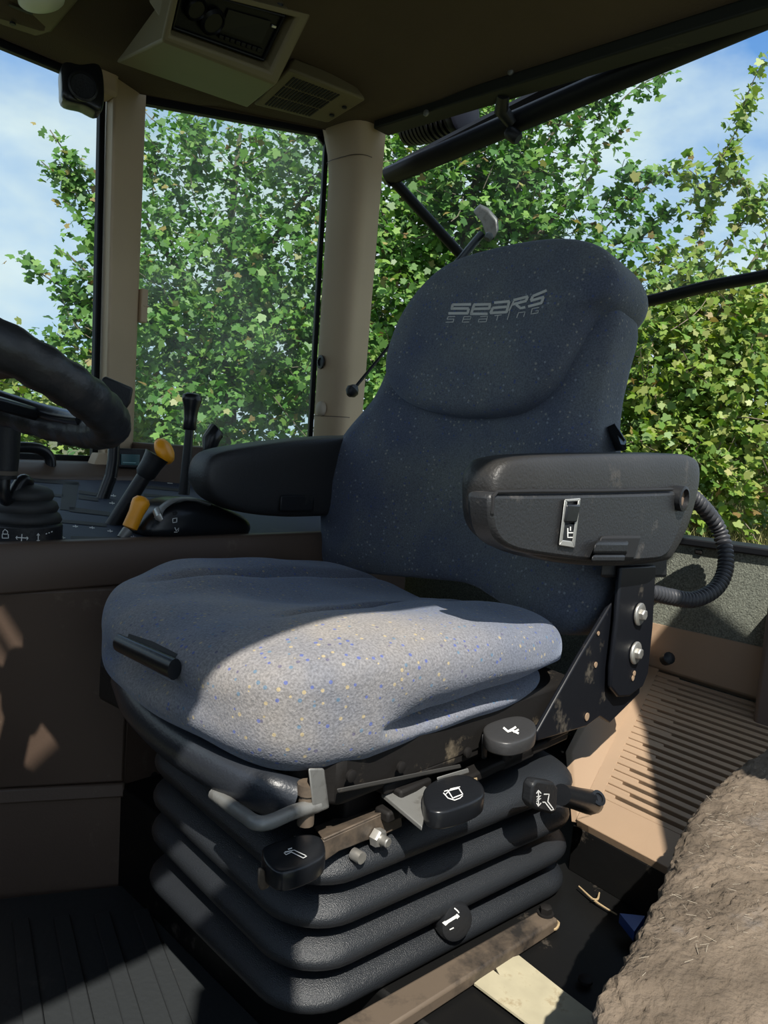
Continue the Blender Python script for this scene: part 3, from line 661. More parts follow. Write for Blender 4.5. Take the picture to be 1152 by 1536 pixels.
decal('icon', rk, [([(851, 792), (851, 806), (859, 806)], 1.8), ([(852, 799), (859, 799)], 1.8), ([(855, 790), (855, 796)], 1.8)], M_WHITE, sw)
k = MB(); k.hexa(yq([(902, 803), (962, 803), (950, 840), (888, 840)], YF - .001), yq([(902, 803), (962, 803), (950, 840), (888, 840)], YF + .012)); part('latch_recess', k, M_SLOT, arm, .004)
k = MB(); k.hexa(yq([(893, 814), (942, 814), (940, 830), (889, 830)], YF - .008), yq([(897, 808), (944, 808), (940, 836), (889, 836)], YF + .006)); k.hexa(yq([(889, 832), (938, 832), (936, 844), (886, 844)], YF - .009), yq([(889, 832), (938, 832), (936, 844), (886, 844)], YF + .006)); part('latch', k, M_BLK, arm, .003)
# corrugated hose
hp_ = smooth_open([at(1016, 738, y=.49), at(1044, 750, y=.475), at(1077, 792, y=.455), at(1089, 842, y=.432), at(1076, 880, y=.430), at(1042, 899, y=.445), at(1005, 895, y=.465), at(968, 886, y=.475)], 150)
rads = []
for i in range(len(hp_)): rads.append(.0135 if i % 3 else .0106)
k = MB(); k.tube(hp_, rads, 14); part('corrugated_hose', k, mat('hose_black', (.030, .031, .036), .45), seat, ang=70)

# side brackets
k = MB(); o_ = yq([(806, 1112), (806, 1098), (870, 985), (925, 893), (960, 850), (965, 960), (960, 1040), (915, 1085), (900, 1075), (880, 1090)], .462); k.prism(o_, (0, .007, 0)); brk = part('side_bracket', k, M_STEELBLK, seat, .002)
k = MB(); o_ = yq([(932, 850), (985, 848), (980, 940), (973, 1010), (965, 1030), (945, 1045), (928, 1046), (917, 1032), (918, 1000), (926, 930)], .450); k.prism(o_, (0, .008, 0)); sp_ = part('slotted_plate', k, M_STEELBLK, brk, .003)
for px, py in ((958, 921), (952, 979)):
    c0 = at(px, py, y=.449); k = MB(); k.lathe([(.0165, 0), (.0165, .003), (.015, .004)], c0, ARMN, 26); k.lathe([(.0085, .003), (.0085, .009), (.007, .0105)], c0, ARMN, 6); part('bolt', k, M_ZINC, sp_, .0008, label='bright hex bolt with washer')
k = MB(); k.lathe([(.004, 0), (.004, .001)], at(951, 1010, y=.4495), ARMN, 14); k.lathe([(.004, 0), (.004, .001)], at(949, 1017, y=.4495), ARMN, 14); part('slot_end', k, M_TRAY, sp_)
for px, py, r in ((880, 1075, .0055), (893, 997, .004), (897, 950, .003)):
    k = MB(); k.lathe([(r, 0), (r, .0012)], at(px, py, y=.4615), ARMN, 12); part('hole', k, M_TRAY, brk)
k = MB(); k.hexa(yq([(905, 830), (1000, 828), (1000, 866), (900, 866)], .458), yq([(905, 830), (1000, 828), (1000, 866), (900, 866)], .50)); part('armrest_mount', k, M_BLK, seat, .004)

# right armrest behind the cushion
YR = 1.06
o_ = [at(x, y, y=YR) for x, y in ((300, 712), (306, 690), (326, 676), (380, 666), (450, 658), (520, 654), (560, 660), (565, 720), (560, 772), (480, 773), (420, 774), (360, 768), (322, 752), (304, 732))]
k = MB(); k.pillow(o_, (0, -1, 0), .03, .07, 120, 4.5, 12); rarm = part('armrest', k, mat('right_armrest_vinyl', (.022, .022, .023), .5, bump=.3, bscale=300), seat, ang=80)
k = MB(); k.hexa(yq([(421, 742), (472, 742), (470, 768), (419, 768)], YR - .034), yq([(421, 742), (472, 742), (470, 768), (419, 768)], YR)); part('latch', k, M_BLK, rarm, .004)

# pan rim under the cushion front
rim_pts = [at(186, 1004, x=.46), at(205, 1046, x=.445), at(262, 1100, x=.44), at(340, 1145, x=.44), at(400, 1172, x=.45), at(443, 1186, x=.468)]
k = MB(); k.tube(smooth_open(rim_pts, 30), .0215, 14, flat=(1.0, .7), up=(0, 0, 1)); [setattr(v, 'z', v.z - .010) for v in k.v]; part('seat_pan_rim', k, mat('pan_plastic', (.020, .023, .029), .35, bump=.2, bscale=300), seat, ang=60)
k = MB(); k.prism([P(.47, .52, -.345), P(.50, .485, -.345), P(.93, .475, -.345), P(.95, .55, -.345), P(.95, .95, -.345), P(.5, .95, -.345), P(.462, .88, -.345)], (0, 0, .05)); part('seat_pan', k, M_GRIME, seat, .006)
# suspension head
k = MB(); k.prism([P(.54, .515, -.400), P(.92, .505, -.400), P(.92, .95, -.400), P(.54, .95, -.400)], (0, 0, .06)); part('suspension_head', k, M_GRIME, seat, .004)
k = MB()
for y_, h_ in ((.492, -.345), (.485, -.372)):
    k.box(P(.74, y_, h_), (.36, .02, .012))
k.box(P(.60, .488, -.362), (.05, .03, .03)); k.box(P(.80, .488, -.366), (.07, .026, .028)); k.box(P(.89, .486, -.352), (.05, .03, .03))
part('slide_rails', k, M_GRIME, seat, .003)

k = MB(); k.hexa(yq([(505, 1183), (690, 1146), (692, 1152), (507, 1190)], .474), yq([(505, 1183), (690, 1146), (692, 1152), (507, 1190)], .484)); part('slide_strip', k, mat('dark_worn_steel', (.05, .048, .045), .5, .3, dust=(.14, .11, .08), dust_amt=.12, dscale=30), seat, .001)
k = MB(); k.hexa(yq([(655, 1166), (702, 1152), (704, 1159), (657, 1174)], .462), yq([(655, 1166), (702, 1152), (704, 1159), (657, 1174)], .474)); part('latch_strip', k, M_GREYM, seat, .001)
for px, py in ((525, 1163), (600, 1150), (765, 1128), (700, 1128)):
    k = MB(); k.lathe([(.006, 0), (.006, .003), (.004, .004)], at(px, py, y=.477), ARMN, 12); part('rivet', k, M_GRIME, seat)
k = MB(); k.hexa(yq([(690, 1172), (716, 1166), (716, 1178), (694, 1184)], .468), yq([(690, 1172), (716, 1166), (716, 1178), (694, 1184)], .48)); part('wooden_shim', k, M_STRAW, seat, .001)
# bellows
def rrect(x0, x1, y0, y1, r, h, n=9):
    out = []
    for cx_, cy_, a0 in ((x0 + r, y0 + r, 180), (x1 - r, y0 + r, 270), (x1 - r, y1 - r, 0), (x0 + r, y1 - r, 90)):
        for i in range(n):
            a = math.radians(a0 + 90 * i / (n - 1)); out.append((cx_ + r * math.cos(a), cy_ + r * math.sin(a), h))
    return out
loops = []
folds = [-.406, -.450, -.494, -.538]
ca_, sa_ = math.cos(math.radians(7)), math.sin(math.radians(7))
for i, hc in enumerate(folds):
    for t in range(10):
        ph = t / 10; hh = hc + .022 - .044 * ph
        bulge = abs(math.sin(math.pi * ph)) ** .6
        ins = .034 * (1 - bulge)
        lp_ = []
        for a_, b_, z_ in rrect(ins, .455 - ins, ins, .345 - ins, .062 - ins * .3, hh):
            lp_.append(P(.463 + a_ * ca_ + b_ * sa_ * .6, .488 - a_ * sa_ + b_ * ca_, z_ - .012 + b_ * .05 * (1 if i < 3 else .0)))
        loops.append(lp_)
k = MB(); k.loft(loops, True); bel = part('suspension_bellows', k, M_RUB, seat, ang=70)

# levers on the door side of the seat base --------------------------------------------
def paddle(top, depth, plane_y, thick, name, m, icon, label, parent=seat):
    k = MB(); o_ = yq(top, plane_y); return o_
def lever_block(pts_top, h, t, m, name, label, bev=.006):
    o_ = [at(x, y, h=h) for x, y in pts_top]; k = MB(); k.pillow(o_, (0, 0, 1), t * .45, t * .55, 60, 8, 8); return part(name, k, m, seat, ang=70, label=label)
lv1 = lever_block([(392, 1288), (402, 1279), (450, 1264), (478, 1266), (487, 1280), (484, 1298), (455, 1314), (420, 1322), (398, 1308)], -.368, .020, M_GLOSS, 'slide_lever', 'black lever paddle with a seat slide symbol at the front corner')
decal('icon', lv1, [([(427, 1279), (433, 1275), (445, 1280), (458, 1276), (446, 1284), (427, 1279)][:1] + [(441, 1276), (460, 1285), (455, 1288), (437, 1279), (429, 1283), (426, 1280), (441, 1276)], 1.3), ([(432, 1275), (438, 1273)], 1.6)], M_WHITE, lv1)
k = MB(); k.hexa(yq([(387, 1300), (396, 1304), (405, 1330), (392, 1337), (386, 1328)], .475), yq([(387, 1300), (396, 1304), (405, 1330), (392, 1337), (386, 1328)], .50)); part('lever_core', k, M_RAIL, lv1, .002)
lv2 = lever_block([(636, 1194), (655, 1180), (690, 1172), (712, 1178), (724, 1190), (724, 1206), (700, 1220), (664, 1230), (642, 1226), (634, 1212)], -.352, .021, M_GLOSS, 'tilt_lever', 'black lever paddle with a tilting seat symbol')
decal('icon', lv2, [([(672, 1187), (688, 1183), (694, 1192), (679, 1198), (672, 1187)], 1.6), ([(665, 1190), (672, 1198), (682, 1201)], 1.5), ([(666, 1188), (672, 1186)], 1.5), ([(682, 1201), (690, 1198), (694, 1194)], 1.5), ([(668, 1193), (676, 1184), (690, 1181)], 1.2)], M_WHITE, lv2)
k = MB(); k.prism([at(572, 1189, h=-.352), at(622, 1170, h=-.352), at(645, 1183, h=-.352), at(633, 1240, h=-.36)], (0, 0, -.005)); part('lever_plate', k, M_GREYM, lv2, .001, label='dull grey steel plate of the lever')
lv3 = lever_block([(726, 1098), (742, 1089), (776, 1082), (798, 1089), (804, 1103), (795, 1115), (765, 1124), (735, 1118), (725, 1108)], -.322, .018, mat('worn_lever_plastic', (.035, .035, .036), .42, bump=.2, bscale=200), 'backrest_lever', 'black lever paddle with a backrest symbol under the cushion rear')
decal('icon', lv3, [([(755, 1092), (762, 1098), (768, 1096), (778, 1101)], 3.2), ([(762, 1098), (771, 1093), (774, 1091)], 3.2), ([(770, 1099), (778, 1095)], 2.6)], M_WHITE, lv3)
k = MB(); k.hexa(yq([(723, 1100), (732, 1100), (730, 1138), (722, 1138)], .47), yq([(723, 1100), (732, 1100), (730, 1138), (722, 1138)], .49)); part('lever_arm', k, M_STEELBLK, lv3, .002)
# height adjuster: square plate and long handle
k = MB(); o_ = yq([(800, 1178), (806, 1170), (832, 1174), (838, 1182), (835, 1218), (828, 1222), (802, 1214), (797, 1206)], .405); k.prism(o_, (0, .014, 0)); hp2 = part('height_knob_plate', k, M_BLK, seat, .003, label='black square plate with a white height symbol')
decal('icon', hp2, [([(807, 1186), (807, 1208)], 1.5), ([(804, 1190), (807, 1185), (811, 1190)], 1.5), ([(804, 1204), (807, 1209), (811, 1204)], 1.5), ([(804, 1195), (811, 1193), (804, 1199), (811, 1197), (804, 1202)], 1.1), ([(815, 1191), (823, 1191), (821, 1202), (830, 1214), (826, 1215), (817, 1203), (813, 1203)], 1.6)], M_WHITE, hp2)
a, b = at(842, 1192, y=.418), at(884, 1203, y=.418)
k = MB(); k.tube([a, lerp(a, b, .5), b, b + (b - a) * .18, b + (b - a) * .27], [.0125, .0135, .0155, .013, .007], 16, flat=(1.0, 1.0)); hh_ = part('height_handle', k, M_GLOSS, seat, ang=60)
k = MB(); k.lathe([(.010, 0), (.010, .0025), (.006, .003), (.006, .001)], b + Vector((-.003, -.012, .010)), Vector((-.2, -.7, .7)), 18); part('handle_dimple', k, M_GLOSS, hh_)
k = MB(); k.tube([at(820, 1196, y=.42), at(790, 1180, y=.47), at(770, 1165, y=.55)], .008, 10); part('height_arm', k, M_STEELBLK, seat)
# steel bracket with nut
k = MB(); o_ = yq([(484, 1262), (590, 1214), (602, 1222), (604, 1240), (570, 1256), (548, 1262), (508, 1278), (488, 1292)], .485); k.prism(o_, (0, .006, 0)); k.hexa(yq([(484, 1258), (578, 1216), (590, 1214), (486, 1262)], .485), yq([(470, 1240), (560, 1204), (574, 1210), (484, 1258)], .53)); sb = part('lever_bracket', k, M_RAIL, seat, .0015, label='dusty worn steel bracket with a nut')
c0 = at(563, 1254, y=.484); k = MB(); k.lathe([(.0095, 0), (.0095, .007), (.008, .009)], c0, ARMN, 6); k.lathe([(.005, .007), (.005, .017), (.004, .018)], c0, ARMN, 12); part('nut', k, M_ZINC, sb)
k = MB(); k.lathe([(.006, 0), (.006, .012)], at(530, 1280, y=.487), ARMN, 10); part('stud', k, M_ZINC, sb)
# grey front bracket and bent wire handle
k = MB(); k.hexa(yq([(462, 1152), (486, 1152), (494, 1212), (470, 1222)], .49), yq([(462, 1152), (486, 1152), (494, 1212), (470, 1222)], .515)); part('front_bracket', k, M_GREYM, seat, .002)
wp = smooth_open([at(476, 1208, y=.495), at(440, 1218, y=.495), at(405, 1233, y=.49), at(384, 1234, y=.495), at(368, 1224, y=.52), at(345, 1208, y=.555), at(322, 1191, y=.59)], 30)
k = MB(); k.tube(wp, .0066, 12); part('bent_rod_handle', k, M_GREYM, seat, ang=60, label='bent steel rod handle with worn black paint')
k = MB(); k.lathe([(.008, 0), (.008, .03), (.01, .03), (.01, .04)], at(458, 1236, y=.50), (0, 0, 1), 12); part('coil_spring', k, M_RAIL, seat)
# round weight knob on the bellows
c0 = at(672, 1373, y=.475); ax = Vector((-.35, -1, .12)).normalized()
k = MB(); k.lathe([(.006, -.06), (.011, -.05), (.011, 0)], c0, ax, 16); part('knob_stem', k, M_BLK, seat)
k = MB(); k.lathe([(.017, -.004), (.0205, 0), (.0215, .012), (.0195, .019), (.016, .020)], c0, ax, 30); kn = part('weight_knob', k, M_BLK, seat, label='round black knob with a white spring symbol')
decal('icon', kn, [([(668, 1384), (684, 1374)], 4.6), ([(666, 1386), (669, 1383)], 6), ([(683, 1376), (687, 1372)], 6), ([(681, 1362), (686, 1366), (688, 1369)], 1.8), ([(674, 1394), (680, 1391)], 1.8)], M_WHITE, kn, .0008)

# ---------------------------------------------------------------- rail, label plate, bits on the pedestal
zt = -.560
rl = thing('seat_rail', at(670, 1450, h=zt), 'worn dusty steel floor rail bolted along the seat bellows', 'rail')
a0, a1, b0, b1 = at(480, 1548, h=zt + .014), at(812, 1362, h=zt + .014), at(560, 1556, h=zt + .014), at(838, 1378, h=zt + .014)
k = MB(); k.hexa([a0, b0, b0 - Vector((0, 0, .016)), a0 - Vector((0, 0, .016))], [a1, b1, b1 - Vector((0, 0, .016)), a1 - Vector((0, 0, .016))]); part('bar', k, M_RAIL, rl, .003)
k = MB(); k.lathe([(.010, 0), (.010, .002)], at(818, 1371, h=zt + .014), (0, 0, 1), 18); k.lathe([(.0075, .002), (.0075, .009), (.006, .010)], at(818, 1371, h=zt + .014), (0, 0, 1), 6); part('bolt', k, M_GRIME, rl)
pts = [(711, 1478), (738, 1457), (749, 1466), (741, 1450), (756, 1443), (778, 1436), (842, 1487), (905, 1535), (885, 1560), (800, 1545)]
k = MB(); k.prism([at(x, y, h=zt) for x, y in pts], (0, 0, .0025)); lb = solo('worn_label_plate', k, M_LABEL, 'torn cream label plate on the black pedestal beside the floor rail', 'label plate')
k = MB(); k.lathe([(.008, 0), (.008, .003), (.005, .005)], at(878, 1472, h=zt), (0, 0, 1), 14); solo('floor_bolt', k, M_GRIME, 'small dark bolt head in the black pedestal next to the brown fleece', 'bolt')
rr_ = random.Random(3)
def twig(px, label, r=.0015, zz=zt + .002):
    k = MB(); path = smooth_open([at(x, y, h=zz) + Vector((0, 0, rr_.uniform(0, .004))) for x, y in px], 10); k.tube(path, [r * (1 - .4 * abs(i - 5) / 5) for i in range(11)], 6); solo('straw_stalk', k, M_STRAW, label, 'straw', 'bits of straw on the seat pedestal')
twig([(833, 1380), (838, 1388), (832, 1396), (826, 1391)], 'curled dry stalk hanging beside the end of the floor rail', .0018)
twig([(868, 1332), (893, 1352), (925, 1372)], 'long straw stalk lying in the dark corner behind the bellows')
twig([(888, 1352), (896, 1350), (899, 1340)], 'short broken twig standing in the dark corner behind the bellows')
k = MB(); o_ = [at(928, 1384, h=-.55), at(966, 1388, h=-.55), at(950, 1412, h=-.553)]; k.prism(o_, (0, 0, .012)); solo('blue_plastic_scrap', k, M_BLUE, 'small blue plastic scrap half hidden under the brown fleece cushion', 'scrap')

# riser towards the tray, tray and louvres
ty = thing('rear_tray', P(1.18, .3, -.55), 'tan brown louvred plastic panel behind the seat', 'air grille')
tfl, tfr = at(872, 1233, h=-.49), at(1010, 1306, h=-.49)
tbl, tbr = at(978, 1000, x=1.385), at(1150, 1052, x=1.385)
dv = (tfr - tfl).normalized(); tfr2 = tfl + dv * .30; tbr2 = tbl + (tbr - tbl).normalized() * .34
def tq(u, v, o=0):
    n_ = (tbl - tfl).cross(tfr2 - tfl).normalized(); n_ = n_ if n_.z > 0 else -n_
    return quad_at(tfl, tfr2, tbr2, tbl, u, v) + n_ * o
k = MB()
k.hexa([tq(-.03, 0), tq(1, 0), tq(1, .14), tq(-.03, .14)], [tq(-.03, 0, -.012), tq(1, 0, -.012), tq(1, .14, -.012), tq(-.03, .14, -.012)])
NS = 22
for i in range(NS):
    v0_ = .14 + .845 * i / NS; v1_ = .14 + .845 * (i + .56) / NS; vm_ = .14 + .845 * (i + 1) / NS
    k.hexa([tq(.02, v0_), tq(1, v0_), tq(1, v1_), tq(.02, v1_)], [tq(.02, v0_, -.012), tq(1, v0_, -.012), tq(1, v1_, -.012), tq(.02, v1_, -.012)])
    ue = .02 + .05 + .16 * (1 if (i % 2) else .35) * (1 - abs(i / NS - .5))
    k.hexa([tq(.02, v1_, -.0015), tq(ue, v1_, -.0015), tq(ue, vm_, -.0015), tq(.02, vm_, -.0015)], [tq(.02, v1_, -.012), tq(ue, v1_, -.012), tq(ue, vm_, -.012), tq(.02, vm_, -.012)])
k.hexa([tq(-.03, .0), tq(.04, .0), tq(.04, 1), tq(-.03, 1)], [tq(-.03, .0, -.012), tq(.04, 0, -.012), tq(.04, 1, -.012), tq(-.03, 1, -.012)])
part('louvre_panel', k, M_TRAY, ty, .001)
k = MB(); k.hexa([tq(-.03, .02, -.03), tq(1, .02, -.03), tq(1, 1, -.03), tq(-.03, 1, -.03)], [tq(-.03, .02, -.04), tq(1, .02, -.04), tq(1, 1, -.04), tq(-.03, 1, -.04)]); part('backing', k, M_SLOT, ty)
# lip, back rise and side cheek
bt0, bt1 = P(1.398, .585, -.298), P(1.398, .08, -.302)
k = MB(); k.hexa([tq(-.03, 1), tq(1, 1), bt1, bt0], [tq(-.03, 1) + Vector((.01, 0, -.01)), tq(1, 1) + Vector((.01, 0, -.01)), bt1 + Vector((.008, 0, -.006)), bt0 + Vector((.008, 0, -.006))]); part('back_rise', k, M_TRAY, ty, .003)
sA0, sA1 = tq(-.03, 0), tq(-.03, 1)
T0 = at(858, 1128, y=.53); T1 = bt0 + Vector((0, .012, .004)); S0 = tq(-.015, 0, -.004); S1 = tq(-.015, 1.0, -.004)
k = MB(); outr = Vector((0, .012, -.004)); k.loft([[lerp(S0, S1, v), lerp(T0, T1, v), lerp(T0, T1, v) + outr, lerp(S0, S1, v) + outr] for v in [i / 8 for i in range(9)]], True); part('side_cheek', k, M_TRAY, ty, .002)
k = MB(); lo = [Vector((q.x, q.y, H - .565)) for q in (tq(-.05, 0), tq(1, 0))]
k.hexa([tq(-.05, -.001, -.011), tq(1, -.001, -.011), lo[1], lo[0]], [q + Vector((.02, 0, 0)) for q in (tq(-.05, 0, -.011), tq(1, 0, -.011), lo[1], lo[0])]); part('riser', k, M_PLATE, ty, .002, label='black steel riser under the panel lip')
k = MB(); k.lathe([(.006, 0), (.011, .004), (.011, .02), (.005, .024)], at(996, 990, x=1.36), (-.5, -.6, .4), 12); part('cable_clip', k, M_BLK, ty)
# brown post at the right edge
pb_, pt_ = at(1119, 1150, x=1.29), at(1150, 905, x=1.35)
pb_ = pb_ + (pb_ - pt_) * .35
k = MB(); k.hexa([pb_, pb_ + Vector((.10, .0, 0)), pb_ + Vector((.10, -.16, 0)), pb_ + Vector((0, -.16, 0))], [pt_, pt_ + Vector((.045, .0, 0)), pt_ + Vector((.045, -.16, 0)), pt_ + Vector((0, -.16, 0))])
struct('trim_11', k, M_BROWN, bev=.008)

# brown fleece covered cushion next to the door
fz_pts = [at(x, y, h=-.335) for x, y in ((1190, 1120), (1140, 1146), (1085, 1184), (1032, 1246), (1003, 1315), (965, 1400), (930, 1475), (896, 1560))]
fo_ = fz_pts + [P(.36, .08, -.335), P(.42, -.05, -.335), P(.75, -.10, -.335), P(1.05, -.05, -.335), P(1.15, .12, -.335)]
rf = random.Random(5)
from mathutils import noise as mnoise
def fz_disp(v, sc, side):
    a = mnoise.noise(v * 22) * .003 + mnoise.noise(v * 90) * .0018 + mnoise.noise(v * 240) * .0022
    return Vector((0, 0, a if side > 0 else a * .5)) + Vector((mnoise.noise(v * 120 + Vector((9, 0, 0))), mnoise.noise(v * 120 + Vector((0, 9, 0))), 0)) * .004
k = MB(); k.pillow(fo_, (0, 0, 1), .030, .05, 520, 3.4, 60, fz_disp)
fc = thing('fleece_cushion', P(.75, .05, -.40), 'dusty brown fleece covered cushion close to the camera beside the door', 'cushion')
part('cover', k, M_FUZZ, fc, ang=180)
k = MB(); 
for i in range(260):
    j = rf.randrange(len(fz_pts) - 1); q = lerp(fz_pts[j], fz_pts[j + 1], rf.random()) ; c_ = P(.78, .03, -.33); q = lerp(q, c_, .07 + rf.random() ** 1.6 * .7); q = q + Vector((0, 0, .030 + rf.uniform(-.004, .002)))
    d_ = Vector((rf.gauss(0, 1), rf.gauss(0, 1), rf.gauss(0, .25))).normalized() * rf.uniform(.003, .008)
    k.tube([q, q + d_ * .5, q + d_], .00016, 4)
part('stray_fibres', k, mat('pale_fibre', (.30, .26, .20), .9), fc, kind='stuff')
k = MB(); k.hexa([P(.5, -.08, -.735), P(.88, -.08, -.735), P(.88, .15, -.735), P(.5, .15, -.735)], [P(.5, -.06, -.37), P(.88, -.06, -.37), P(.88, .15, -.37), P(.5, .15, -.37)]); part('box_base', k, M_PLATE, fc, .01)

# ================================================================== SIDE CONSOLE
con = thing('side_console', P(.55, 1.35, -.74), 'brown plastic side console with a slate blue control deck under the side window', 'console')
def deck_h(y): return -.184 + (y - 1.12) * .105
k = MB()
dp_ = [(-.35, 1.19), (.42, 1.125), (1.25, 1.06), (1.30, 1.50), (.98, 1.655), (-.35, 1.655)]
k.hexa([P(x, y, deck_h(y)) for x, y in dp_], [P(x, y, deck_h(y) - .02) for x, y in dp_]); deck = part('control_deck', k, M_DECK, con, .003)
k = MB(); e0 = [(-.35, 1.175), (.42, 1.11), (1.25, 1.045)]
for (xa, ya), (xb, yb) in zip(e0, e0[1:]):
    k.hexa([P(xa, ya, -.250), P(xa, ya - .004, -.195), P(xa, ya + .006, -.178), P(xa, ya + .03, -.178), P(xa, ya + .03, -.25)], [P(xb, yb, -.250), P(xb, yb - .004, -.195), P(xb, yb + .006, -.178), P(xb, yb + .03, -.178), P(xb, yb + .03, -.25)])
part('edge_moulding', k, M_BROWN, con, .004)
# lower panels
cA, cB = (-.35, 1.62), (.603, 1.052)
k = MB(); k.hexa([P(.603, 1.052, -.735), P(-.05, 1.46, -.735), P(-.05, 1.60, -.735), P(.66, 1.14, -.735)], [P(.603, 1.056, -.575), P(-.05, 1.46, -.575), P(-.05, 1.60, -.575), P(.66, 1.14, -.575)]); part('kick_panel', k, M_BROWN, con, .004)
k = MB(); k.hexa([P(.600, 1.050, -.573), P(-.05, 1.45, -.573), P(-.05, 1.60, -.573), P(.66, 1.14, -.573)], [P(.612, 1.076, -.250), P(.425, 1.122, -.250), P(-.05, 1.60, -.25), P(.66, 1.14, -.25)])
k = MB()
k.loft([[P(.600, 1.055, -.555), P(.45, 1.147, -.555), P(-.05, 1.455, -.555), P(-.05, 1.65, -.555), P(.66, 1.16, -.555)], [P(.612, 1.078, -.250), P(.43, 1.124, -.250), P(-.05, 1.16, -.250), P(-.05, 1.65, -.25), P(.66, 1.16, -.25)]], True)
part('front_panel', k, M_BROWN, con, .004)
k = MB(); k.hexa([P(.600, 1.050, -.578), P(-.05, 1.452, -.578), P(-.05, 1.60, -.578), P(.66, 1.14, -.578)], [P(.601, 1.054, -.556), P(-.05, 1.456, -.556), P(-.05, 1.60, -.556), P(.66, 1.14, -.556)]); part('joint_strip', k, M_BROWN, con, .003)
k = MB(); k.hexa([P(.606, 1.066, -.575), P(1.25, 1.06, -.575), P(1.25, 1.2, -.575), P(.606, 1.2, -.575)], [P(.616, 1.082, -.25), P(1.25, 1.06, -.25), P(1.25, 1.2, -.25), P(.616, 1.2, -.25)]); part('rear_panel', k, M_BROWN, con, .003)
for px, py in ((228, 1105), (231, 1163)):
    k = MB(); k.lathe([(.006, 0), (.006, .002), (.003, .003)], at(px, py, y=1.066), (0, -1, 0), 12); part('screw', k, M_GRIME, con)
def dk(px, py, off=.001):
    # a point of the sloping deck
    n_ = Vector((0, -.105, 1)).normalized(); return atp(px, py, P(0, 1.12, -.184) + n_ * off, n_)
k = MB()
for pts in ([(45, 717), (118, 722), (120, 728), (45, 722)], [(95, 722), (118, 724), (112, 766), (90, 764)], [(40, 735), (95, 742), (95, 746), (40, 739)], [(118, 735), (152, 740), (152, 745), (118, 740)], [(118, 742), (148, 747), (148, 752), (118, 748)], [(104, 760), (165, 768), (165, 774), (104, 767)], [(84, 778), (160, 785), (160, 790), (84, 783)], [(106, 804), (188, 806), (188, 812), (106, 810)], [(216, 728), (270, 733), (270, 737), (216, 732)], [(216, 740), (268, 745), (268, 748), (216, 744)]):
    k.hexa([dk(*p) for p in pts], [dk(p[0], p[1], -.004) for p in pts])
part('lever_slots', k, M_SLOT, con)
mk = []
for x, y in ((94, 807), (113, 790), (138, 792), (165, 797), (200, 806), (168, 755), (170, 744), (255, 725), (40, 716), (232, 752)):
    decal('symbol', deck, [([(x - 4, y), (x + 4, y + .6)], 1.4), ([(x, y - 2), (x + 1, y + 2)], 1.2)], M_WHITE, deck, .0008)

# levers on the console
def lever(base, top, y0, y1, r0, r1, m, label, name='control_lever', n=14):
    a = at(*base, y=y0); b = at(*top, y=y1); t = thing(name, a, label, 'lever', 'levers on the side console')
    k = MB(); k.tube([a, lerp(a, b, .5), b], [r0, (r0 + r1) / 2, r1], n); part('shaft', k, m, t); return t, a, b
def knob(t, a, b, prof, m, flat=None):
    d_ = (b - a).normalized(); k = MB(); k.lathe(prof, b, d_, 24); return part('knob', k, m, t, ang=60)
# orange mushroom lever
t, a, b = lever((168, 790), (222, 705), 1.24, 1.21, .0135, .0125, M_BLK, 'black lever with a large orange mushroom knob')
d_ = (b - a).normalized(); k = MB(); k.lathe([(.0125, -.015), (.0175, -.008), (.0185, .012), (.021, .026), (.0225, .030)], b, d_, 24); part('grip', k, M_BLK, t)
c_ = at(244, 678, y=1.205); ax = Vector((.55, -.75, .48)).normalized(); k = MB(); k.lathe([(.017, -.006), (.0235, -.002), (.0245, .004), (.022, .010), (.014, .015), (.004, .0165)], c_, ax, 28); part('knob', k, M_ORANGE, t, ang=70, label='orange mushroom knob')
# small orange lever
t, a, b = lever((182, 808), (192, 795), 1.145, 1.145, .008, .009, M_GREYM, 'short metal lever with a small orange grip near the console edge')
k = MB(); b2 = at(213, 750, y=1.14); a2 = at(194, 793, y=1.143); dd = b2 - a2; k.lathe([(.008, 0), (.0125, .002), (.0125, dd.length * .55), (.0145, dd.length * .8), (.0148, dd.length * .95), (.010, dd.length * 1.08), (.003, dd.length * 1.12)], a2, dd, 22); part('knob', k, M_ORANGE, t, ang=60, label='small orange grip')
# tall black lever
t, a, b = lever((276, 742), (284, 645), 1.36, 1.36, .0115, .0085, M_BLK, 'tall slim black lever standing in front of the right armrest')
k = MB(); b2 = at(289, 590, y=1.36); dd = b2 - b; L_ = dd.length; k.tube([lerp(b, b2, s_) for s_ in (0, .05, .3, .6, .8, .93, 1.0)], [.012, .0145, .0135, .016, .021, .021, .012], 18, flat=(1, .8)); part('knob', k, M_GLOSS, t, ang=60)
# knob half hidden behind the armrest
t, a, b = lever((316, 742), (318, 675), 1.50, 1.50, .012, .012, M_BLK, 'black lever with a slanted knob half hidden behind the right armrest')
k = MB(); k.tube([at(313, 678, y=1.5), at(316, 660, y=1.5), at(322, 650, y=1.5), at(330, 655, y=1.5)], [.014, .021, .023, .012], 16); part('knob', k, M_GLOSS, t, ang=60)
# far lever behind the steering wheel
t, a, b = lever((148, 762), (166, 715), 1.46, 1.46, .013, .0125, M_GLOSS, 'black gear lever with a wide square cap behind the steering wheel')
k = MB(); k.tube([b, at(170, 690, y=1.46), at(172, 640, y=1.46), at(176, 612, y=1.46)], [.0125, .0115, .0115, .013], 12); part('upper_shaft', k, M_GLOSS, t)
k = MB(); k.hexa(yq([(152, 568), (158, 564), (200, 582), (196, 604), (188, 616), (160, 612)], 1.43), yq([(152, 568), (158, 564), (200, 582), (196, 604), (188, 616), (160, 612)], 1.50)); part('cap', k, M_BLK, t, .008)
